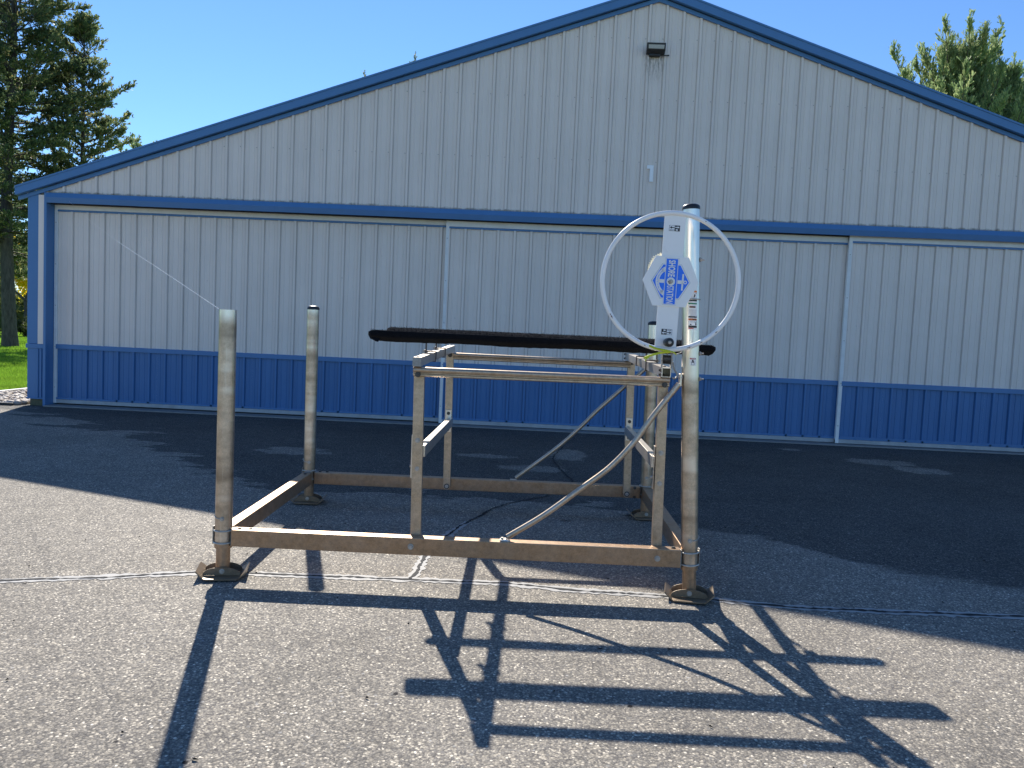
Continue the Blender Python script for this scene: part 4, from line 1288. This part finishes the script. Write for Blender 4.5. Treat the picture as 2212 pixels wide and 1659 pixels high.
post_poly('pictogram', [[(-0.020, 1.8500), (-0.016, 1.8600), (-0.010, 1.8550), (-0.006, 1.8500)], [(0.016, 1.8500), (0.018, 1.8700), (0.022, 1.8700), (0.024, 1.8500)], [(-0.022, 1.8620), (0.012, 1.8700), (0.012, 1.8685), (-0.022, 1.8605)]], 'decal_black', 0.0008)
post_poly('pictogram', [[(0.004, 2.0320), (0.010, 2.0550), (0.018, 2.0490), (0.012, 2.0330)], [(0.012, 2.0550), (0.026, 2.0620), (0.026, 2.0580)]], 'decal_black', 0.0008)
wrap('rust_smear', [(-0.022, 1.9640, 0.018, 1.9750)], 'rust', lab, 0.0008)
dl = wrap('danger_label', [(-0.019, 1.584, 0.024, 1.636)], 'decal_white', post_fr, 0.0)
wrap('red_band', [(-0.017, 1.624, 0.022, 1.634)], 'decal_red', dl, 0.0005)
letters('DANGER', 0.027, 0.0075, 0.005, 1.629, 0, 'decal_white', dl, 0.0009, 0.02, on_post)
post_poly('pictogram', [[(-0.004, 1.621), (0.006, 1.621), (0.009, 1.610), (0.013, 1.605), (0.004, 1.603), (-0.008, 1.604), (-0.012, 1.602), (-0.004, 1.610)]], 'decal_black', 0.0005, dl)
post_poly('pictogram', [[(0.002 + (0.0115 if k else 0.0095) * math.cos(a), 1.594 + (0.0115 if k else 0.0095) * 0.85 * math.sin(a)) for a in ((2 * math.pi * (i + k * 1) / 20),)] if False else [(0.002 + r_ * math.cos(2 * math.pi * q / 20), 1.595 + r_ * 0.85 * math.sin(2 * math.pi * q / 20)) for r_, q in ((0.0095, i), (0.0115, i), (0.0115, i + 1), (0.0095, i + 1))] for i in range(20)], 'decal_black', 0.0005, dl)
wrap('rain_mark', [(-0.017, 1.586, 0.022, 1.588)], 'decal_grey', dl, 0.0005)

# pulley block and hook at the near end of the right cross beam
pb = MB().box(2.905, 2.911, -0.055, -0.02, 1.56, 1.665).box(2.965, 2.971, -0.055, -0.02, 1.56, 1.665).box(2.905, 2.971, -0.055, -0.02, 1.656, 1.662).build('pulley_block', 'pulley_grey', lift, bevel=0.0015, seg=1)
MB().tube([(2.914, -0.04, 1.615), (2.962, -0.04, 1.615)], 0.03, 28).build('sheave', 'black_plastic', pb, autosmooth=True)
MB().tube([(2.90, -0.04, 1.615), (2.978, -0.04, 1.615)], 0.007, 10).build('axle', 'galv_bolt', pb)
MB().tube([(2.94, -0.04, 1.645), (2.952, -0.055, 1.70), (2.96, -0.06, 1.74)], 0.003, 6).build('cable', 'galv_ring', pb)
hk = smooth_pts([(2.985, -0.02, 1.60), (2.995, -0.02, 1.555), (3.012, -0.022, 1.53), (3.016, -0.024, 1.505), (2.998, -0.026, 1.49), (2.985, -0.026, 1.497)])
MB().tube(hk, 0.006, 8).build('hook', 'pulley_grey', pb, autosmooth=True)
MB().tube(smooth_pts([(2.962, -0.06, 1.665), (2.985, -0.07, 1.655), (3.02, -0.075, 1.665), (3.028, -0.075, 1.685), (3.0, -0.075, 1.69), (2.975, -0.07, 1.675)]), 0.0035, 6).build('shackle_wire', 'galv_ring', pb, smooth=True)
mb = MB(); mb.hexa([(2.87, -0.08, 1.668), (2.98, -0.08, 1.660), (2.97, -0.03, 1.655), (2.88, -0.03, 1.655), (2.875, -0.08, 1.69), (2.975, -0.08, 1.69), (2.965, -0.03, 1.685), (2.885, -0.03, 1.685)])
mb.build('pulley_guard', 'galv_ring', pb, bevel=0.004, fix=True)

# yellow webbing tied to the lower rim
strap = tag(empty('tie_strap', (0, 0, 0)), 'bright yellow webbing strap knotted round the foot of the white wheel', 'strap')
lm = Matrix.Translation((-2.082, 5.121, 0)) @ Matrix.Rotation(LA, 4, 'Z')
def strapband(pts, w, name):
    pts = smooth_pts(pts, 6)
    V = []; F = []
    for i, p in enumerate(pts):
        tw = 0.5 * math.sin(i * 0.25)
        o_ = Vector((0, math.sin(tw), math.cos(tw))) * w / 2
        a = lm @ (p + o_) - LOC; b = lm @ (p - o_) - LOC
        V += [a, b]
        if i: F.append((2 * i - 2, 2 * i - 1, 2 * i + 1, 2 * i))
    o = mesh_obj(name, V, F, 'yellow_strap', strap, True)
    md = o.modifiers.new('thickness', 'SOLIDIFY'); md.thickness = 0.002
bt = Vector(W(0.0, -0.43))
LOC = lm @ (bt + Vector((0, 0, -0.06)))
strap.location = LOC
strapband([bt + Vector((-0.105, -0.017, 0.02)), bt + Vector((-0.06, -0.019, 0.004)), bt + Vector((0.0, -0.019, -0.006)), bt + Vector((0.03, -0.017, -0.014)), bt + Vector((-0.03, -0.014, -0.022)), bt + Vector((-0.10, -0.012, -0.045)), bt + Vector((-0.135, -0.012, -0.06))], 0.014, 'band')
strapband([bt + Vector((-0.10, -0.013, -0.047)), bt + Vector((-0.115, -0.015, -0.058)), bt + Vector((-0.125, -0.014, -0.075))], 0.018, 'tail')
strapband([bt + Vector((0.02, -0.016, -0.012)), bt + Vector((0.05, -0.02, -0.014)), bt + Vector((0.07, -0.02, -0.03))], 0.010, 'tail')

# spider silk blown off the short post
sp = [Vector((-2.14, 5.10, 1.816)), Vector((-3.46, 7.0, 2.167)), Vector((-5.55, 10.0, 2.719)), Vector((-7.2, 12.1, 3.26)), Vector((-8.66, 14.02, 3.775)), Vector((-9.75, 14.9, 4.25))]
spl = smooth_pts(sp, 10)
o = MB().tube(spl, [0.0011 + 0.0007 * i / len(spl) if i < 0.4 * len(spl) else 0.0006 for i in range(len(spl))], 5).build('spider_silk', 'silk')
tag(o, 'single bright strand of spider silk running from the short post to the eave', 'silk strand')

# ------------------------------------------------------------------ trees
def tubes_np(segs, sides=4):
    """segs: list of (p0, p1, r0, r1) -> V, T"""
    S = np.array([[*a, *b, r0, r1] for a, b, r0, r1 in segs], dtype=float)
    p0, p1, r0, r1 = S[:, 0:3], S[:, 3:6], S[:, 6], S[:, 7]
    d = p1 - p0; d /= np.linalg.norm(d, axis=1)[:, None] + 1e-9
    a = np.where(np.abs(d[:, 2:3]) < 0.9, np.array([[0, 0, 1.0]]), np.array([[1.0, 0, 0]]))
    e1 = np.cross(d, a); e1 /= np.linalg.norm(e1, axis=1)[:, None]; e2 = np.cross(d, e1)
    n = len(S); V = np.zeros((n, 2 * sides, 3))
    for k in range(sides):
        an = 2 * math.pi * k / sides
        w = e1 * math.cos(an) + e2 * math.sin(an)
        V[:, k] = p0 + w * r0[:, None]; V[:, sides + k] = p1 + w * r1[:, None]
    T = []
    for k in range(sides):
        j = (k + 1) % sides
        T += [(k, j, sides + j), (k, sides + j, sides + k)]
    T = np.array(T)
    TT = (np.arange(n)[:, None, None] * (2 * sides) + T[None]).reshape(-1, 3)
    return V.reshape(-1, 3), TT

def fan_tufts(pos, dirs, length, width, per, spread, rg):
    """needle fans: per thin triangles in each tuft, narrow at the twig, wide at the tip"""
    n = len(pos)
    P = np.repeat(pos, per, 0); D = np.repeat(dirs, per, 0)
    D = D + rg.normal(0, spread, D.shape); D /= np.linalg.norm(D, axis=1)[:, None]
    L = length * (0.7 + 0.6 * rg.random(n * per))
    a = rg.normal(0, 1, D.shape); s = np.cross(D, a); s /= np.linalg.norm(s, axis=1)[:, None] + 1e-9
    w = width * (0.6 + 0.8 * rg.random(n * per))
    V = np.zeros((n * per, 3, 3))
    V[:, 0] = P
    V[:, 1] = P + D * L[:, None] + s * w[:, None] / 2
    V[:, 2] = P + D * L[:, None] - s * w[:, None] / 2
    return V.reshape(-1, 3), np.arange(3 * n * per).reshape(-1, 3)

def pine(name, base, height, z0, radius, seed, label, group=None, trunk_r=0.35, whorl=0.55, nb=(4, 6), mat='needles', zvis=None, lean=(0, 0), per=5, tlen=0.17, twid=0.035, up=0.25, tiptall=0.0, tstep=0.13, droop=0.15, spread=0.33):
    rg = np.random.default_rng(seed); rn = random.Random(seed)
    root = tag(empty(name, base), label, 'tree', group)
    tx = lambda z: np.array([lean[0] * z / height + 0.12 * math.sin(z * 0.31 + seed), lean[1] * z / height + 0.12 * math.cos(z * 0.27 + seed), z])
    segs = []
    N = 26
    for i in range(N):
        za, zb = height * i / N, height * (i + 1) / N
        ra = trunk_r * (1 - 0.93 * za / height); rb_ = trunk_r * (1 - 0.93 * zb / height)
        if i == 0: ra *= 1.18
        segs.append((tx(za), tx(zb), ra, rb_))
    tv, tt = tubes_np(segs, 10)
    limb = []; tp = []; td = []
    z = z0
    while z < height - 0.05:
        f = (z - z0) / (height - z0)
        dens = 1.0 if (zvis is None or zvis[0] < z < zvis[1]) else 0.45
        Rz = radius(f)
        for b in range(rn.randint(*nb)):
            if rn.random() > dens and Rz > 1.0: continue
            az = rn.uniform(0, 2 * math.pi)
            L = Rz * rn.uniform(0.4, 1.25)
            if L < 0.12: continue
            el = -droop + (0.25 + droop + up) * f + rn.uniform(-0.12, 0.18)
            p = tx(z + rn.uniform(-0.15, 0.15)); hd = np.array([math.cos(az), math.sin(az), 0.0])
            nseg = max(3, int(L / 0.45))
            pts = [p]; e = el
            for k in range(nseg):
                e += rn.uniform(-0.06, 0.12) + up * 0.10
                e = min(e, 1.1)
                aj = rn.uniform(-0.16, 0.16)
                hd = np.array([hd[0] * math.cos(aj) - hd[1] * math.sin(aj), hd[0] * math.sin(aj) + hd[1] * math.cos(aj), 0])
                d = hd * math.cos(e) + np.array([0, 0, math.sin(e)])
                pts.append(pts[-1] + d * L / nseg)
            r0 = 0.012 + 0.013 * L
            for k in range(nseg):
                limb.append((pts[k], pts[k + 1], r0 * (1 - k / nseg * 0.9), r0 * (1 - (k + 1) / nseg * 0.9)))
            # side shoots
            s = 0.28 * L if L > 1 else 0.05
            side = 1
            while s < L:
                fi = s / L * nseg; k = min(int(fi), nseg - 1); q = pts[k] + (pts[k + 1] - pts[k]) * (fi - k)
                d = (pts[k + 1] - pts[k]); d = d / (np.linalg.norm(d) + 1e-9)
                sd = np.cross(d, [0, 0, 1.0]) * side; side = -side
                sl = min(1.5, (0.30 * (L - s) + 0.32)) * rn.uniform(0.65, 1.2)
                dd = d * 0.75 + sd * rn.uniform(0.45, 0.95) + np.array([0, 0, rn.uniform(-0.05, 0.3 + up * 0.8)])
                dd = dd / np.linalg.norm(dd)
                e1_ = q + dd * sl
                limb.append((q, e1_, 0.008, 0.003))
                m = max(2, int(sl / tstep))
                fr = np.linspace(0.25, 1.0, m)[:, None]
                pp = q + dd * sl * fr + rg.normal(0, 0.05, (m, 3))
                tp.append(pp)
                td.append(np.tile(dd + np.array([0, 0, 0.25 + up]), (m, 1)) + rg.normal(0, 0.35, (m, 3)))
                s += 0.20 * rn.uniform(0.7, 1.3)
            # shoot tip
            m = max(2, int(0.4 * L / tstep))
            pp = pts[-2] + (pts[-1] - pts[-2]) * np.linspace(0, 1, m)[:, None]
            tp.append(pp); td.append(np.tile((pts[-1] - pts[-2]) / (np.linalg.norm(pts[-1] - pts[-2]) + 1e-9) + np.array([0, 0, 0.3]), (m, 1)))
        z += whorl * rn.uniform(0.7, 1.3) * (0.55 if f > 0.85 else 1.0)
    # leader shoot
    m = 10
    tp.append(tx(height) + np.array([0, 0, 1.0]) * np.linspace(-0.6, 0.25, m)[:, None]); td.append(np.tile([0, 0, 1.0], (m, 1)))
    if tiptall:
        # upright candles standing over the crown
        allp = np.concatenate(tp)
        top = allp[rg.integers(0, len(allp), int(len(allp) * 0.10))]
        cd = np.stack([rg.normal(0, 0.15, len(top)), rg.normal(0, 0.15, len(top)), np.ones(len(top))], 1)
        for k in np.linspace(0.2, 1.0, 4):
            tp.append(top + cd * tiptall * k); td.append(cd)
    tp = np.concatenate(tp); td = np.concatenate(td); td /= np.linalg.norm(td, axis=1)[:, None] + 1e-9
    lv, lt = tubes_np(limb, 3)
    big_mesh('trunk', np.concatenate([tv, lv]), np.concatenate([tt, lt + len(tv)]), 'bark', root, True)
    V, T = fan_tufts(tp, td, tlen, twid, per, spread, rg)
    big_mesh('crown', V, T, mat, root)
    return root, len(tp)

cnt = {}
G = 'pines around the hangar'
_, cnt['A'] = pine('white_pine', (-27.3, 39.0, -0.035), 26, 5.0, lambda f: 6.8 * (1 - f) ** 0.55 * min(1, 0.58 + 0.85 * f) * (0.78 + 0.22 * math.sin(f * 23)), 21, 'tall dark pine with a thick bare trunk on the lawn', G, 0.36, 0.36, (5, 7), zvis=(3, 18.5), per=6, tlen=0.22, twid=0.072, tstep=0.12)
_, cnt['B'] = pine('white_pine', (-26.0, 42.0, -0.035), 17.6, 5.4, lambda f: (1.9 + 1.5 * min(1, f * 2.5)) * (1 - f) ** 0.42 * (0.8 + 0.2 * math.sin(f * 31)), 5, 'ragged pine behind the left eave of the hangar', G, 0.22, 0.36, (5, 7), zvis=(7, 18), lean=(0.9, 0), per=6, tlen=0.22, twid=0.072, up=0.4, tstep=0.12)
_, cnt['G'] = pine('white_pine', (-36.5, 48.0, -0.035), 24, 4.0, lambda f: 5.0 * (1 - f) ** 0.5, 51, 'dark pine standing behind the thick trunk at the left edge', G, 0.3, 0.45, (4, 6), zvis=(3, 22), per=6, tlen=0.24, twid=0.1, tstep=0.15)
_, cnt['C'] = pine('white_pine', (21.2, 42.0, -0.035), 16.5, 6.0, lambda f: 9.6 * (1 - f) ** 0.5 * (0.88 + 0.12 * math.sin(f * 27)), 9, 'bushy light green pine over the right roof slope', G, 0.3, 0.34, (6, 8), mat='needles_light', zvis=(12.5, 20), per=6, tlen=0.27, spread=0.24, twid=0.055, up=0.75, tiptall=0.5, tstep=0.14)
_, cnt['C2'] = pine('white_pine', (24.6, 43.5, -0.035), 16.7, 6.0, lambda f: 5.0 * (1 - f) ** 0.55 * (0.88 + 0.12 * math.sin(f * 22)), 14, 'second light green pine at the right picture edge', G, 0.3, 0.36, (6, 8), mat='needles_light', zvis=(12.5, 20), per=6, tlen=0.27, spread=0.24, twid=0.055, up=0.75, tiptall=0.5, tstep=0.14)
_, cnt['D'] = pine('white_pine', (-24.4, 47.0, -0.035), 11.5, 5.0, lambda f: 3.6 * (1 - f) ** 0.32, 17, 'pale pine top just showing above the left roof edge', G, 0.2, 0.45, (4, 6), mat='needles_light', zvis=(9, 14), up=0.5, tiptall=0.3, tlen=0.2, twid=0.08)
_, cnt['E'] = pine('white_pine', (-10.93, 46.0, -0.035), 16.45, 10.0, lambda f: 1.8 * (1 - f) ** 0.9, 23, 'pine tip above the roof, left of two small tips', G, 0.15, 0.5, (3, 5), zvis=(14, 18), up=0.7, tlen=0.2, twid=0.07)
_, cnt['F'] = pine('white_pine', (-7.99, 46.0, -0.035), 17.55, 10.0, lambda f: 1.8 * (1 - f) ** 0.9, 29, 'pine tip above the roof, right of two small tips', G, 0.15, 0.5, (3, 5), zvis=(14, 18), up=0.7, tlen=0.2, twid=0.07)
print('tufts', cnt)

def leaf_tree(name, base, height, crown_r, z0, seed, label, mat, n=9000, leaf=0.12, trunk_r=0.14, fork=0.3, group=None, cat='tree'):
    rg = np.random.default_rng(seed); rn = random.Random(seed)
    root = tag(empty(name, base), label, cat, group)
    segs = []; tips = []
    def grow(p, d, L, r, lev):
        q = p; k = 3
        for i in range(k):
            d2 = d + np.array([rn.uniform(-.18, .18), rn.uniform(-.18, .18), rn.uniform(-.05, .1)]); d2 /= np.linalg.norm(d2)
            q2 = q + d2 * L / k
            segs.append((q, q2, r * (1 - i / k * 0.4), r * (1 - (i + 1) / k * 0.4))); q = q2; d = d2
        if lev >= 4 or L < 0.25:
            tips.append(q); return
        if lev >= 2: tips.append(q)
        for j in range(rn.choice((2, 3, 3))):
            a = rn.uniform(0, 6.28); t_ = rn.uniform(0.35, 0.85)
            n1 = np.cross(d, [0.3, 0.5, 0.8]); n1 /= np.linalg.norm(n1); n2 = np.cross(d, n1)
            dd = d * math.cos(t_) + (n1 * math.cos(a) + n2 * math.sin(a)) * math.sin(t_)
            grow(q, dd / np.linalg.norm(dd), L * rn.uniform(0.6, 0.82), r * 0.55, lev + 1)
    grow(np.array([0, 0, 0.0]), np.array([0.03, 0, 1.0]), height * fork, trunk_r, 0)
    tips = np.array(tips)
    c = tips[rg.integers(0, len(tips), n)] + rg.normal(0, crown_r * 0.16, (n, 3))
    c[:, 2] = np.maximum(c[:, 2], z0 * (0.6 + 0.6 * rg.random(n)))
    nrm = rg.normal(0, 1, (n, 3)); nrm /= np.linalg.norm(nrm, axis=1)[:, None]
    a = np.cross(nrm, rg.normal(0, 1, (n, 3))); a /= np.linalg.norm(a, axis=1)[:, None]; b = np.cross(nrm, a)
    s = (leaf * (0.6 + 0.8 * rg.random(n)))[:, None]
    V = np.stack([c - a * s * 0.6, c + b * s * 0.4, c + a * s * 0.6, c - b * s * 0.4], 1).reshape(-1, 3)
    T = (np.arange(n)[:, None, None] * 4 + np.array([[0, 1, 2], [0, 2, 3]])[None]).reshape(-1, 3)
    lv, lt = tubes_np(segs, 6)
    big_mesh('trunk', lv, lt, 'bark', root, True)
    big_mesh('crown', V, T, mat, root)
    return root
leaf_tree('autumn_tree', (-40.6, 60.0, -0.035), 8.6, 3.4, 2.6, 3, 'yellow autumn tree with a forked trunk beyond the lawn', 'leaf_yellow', 24000, 0.17, 0.2, 0.33)
leaf_tree('autumn_tree', (-55.5, 74.0, -0.035), 9.0, 3.5, 2.0, 6, 'orange autumn tree behind the thick pine trunk', 'leaf_orange', 12000, 0.17, 0.2, 0.3)
leaf_tree('autumn_tree', (-50.0, 86.0, -0.035), 11.0, 4.2, 2.6, 9, 'green and yellow tree farthest behind the lawn', 'leaf_green', 14000, 0.2, 0.22, 0.3)
def shrub(base, h, r_, seed, label, mat):
    rg = np.random.default_rng(seed)
    root = tag(empty('shrub', base), label, 'shrub', 'shrubs along the far lawn edge')
    n = 5000
    d = rg.normal(0, 1, (n, 3)); d /= np.linalg.norm(d, axis=1)[:, None]
    c = d * (rg.random(n) ** 0.4)[:, None] * np.array([r_, r_, h * 0.55]) * (0.75 + 0.35 * np.sin(d[:, 0] * 5 + seed) * np.cos(d[:, 1] * 4))[:, None] + np.array([0, 0, h * 0.5])
    c[:, 2] = np.maximum(c[:, 2], 0.02)
    nrm = rg.normal(0, 1, (n, 3)); a = np.cross(nrm, d); a /= np.linalg.norm(a, axis=1)[:, None] + 1e-9; b = np.cross(a, rg.normal(0, 1, (n, 3))); b /= np.linalg.norm(b, axis=1)[:, None] + 1e-9
    s = (0.10 * (0.6 + 0.8 * rg.random(n)))[:, None]
    V = np.stack([c - a * s * 0.6, c + b * s * 0.4, c + a * s * 0.6, c - b * s * 0.4], 1).reshape(-1, 3)
    T = (np.arange(n)[:, None, None] * 4 + np.array([[0, 1, 2], [0, 2, 3]])[None]).reshape(-1, 3)
    stems = [((0, 0, 0), (rg.normal(0, r_ * 0.4), rg.normal(0, r_ * 0.4), h * 0.7), 0.03, 0.008) for _ in range(9)]
    lv, lt = tubes_np(stems, 4)
    big_mesh('stems', lv, lt, 'bark', root)
    big_mesh('foliage', V, T, mat, root)
shrub((-39.0, 57.5, -0.035), 1.5, 2.0, 1, 'low dull green shrub at the far lawn edge, nearest the pine trunk', 'leaf_green')
shrub((-36.6, 57.0, -0.035), 1.2, 1.7, 2, 'low dull green shrub at the far lawn edge, nearest the hangar wall', 'leaf_green')
shrub((-42.5, 58.5, -0.035), 2.0, 2.2, 5, 'taller dull shrub left of the thick pine trunk', 'leaf_green')
# pale lane beyond the trees
lane = MB().add([(-200, 120, -0.028), (60, 150, -0.028), (60, 156, -0.028), (-200, 126, -0.028)], [(0, 1, 2, 3)])
plain('lane_gravel', (0.42, 0.40, 0.37), 0.9, 0, 0.15, 2)
tag(lane.build('lane', 'lane_gravel'), kind='structure')

# far-off wood behind the lane, one mass
rg = np.random.default_rng(77)
n = 60000
th = rg.uniform(R(100), R(160), n); rr = rg.uniform(165, 215, n)
hmax = 11 + 3.5 * np.sin(th * 40) + 2.5 * np.sin(th * 97 + 1)
c = np.stack([rr * np.cos(th), rr * np.sin(th), hmax * rg.random(n) ** 0.8], 1)
nrm = rg.normal(0, 1, (n, 3)); a = np.cross(nrm, rg.normal(0, 1, (n, 3))); a /= np.linalg.norm(a, axis=1)[:, None]; b = np.cross(a, nrm); b /= np.linalg.norm(b, axis=1)[:, None]
s = (0.75 * (0.5 + rg.random(n)))[:, None]
V = np.stack([c - a * s * 0.6, c + b * s * 0.5, c + a * s * 0.6, c - b * s * 0.5], 1).reshape(-1, 3)
T = (np.arange(n)[:, None, None] * 4 + np.array([[0, 1, 2], [0, 2, 3]])[None]).reshape(-1, 3)
tag(big_mesh('far_wood', V, T, 'leaf_green'), 'distant wood beyond the lane, one dull green mass', 'wood', kind='stuff')
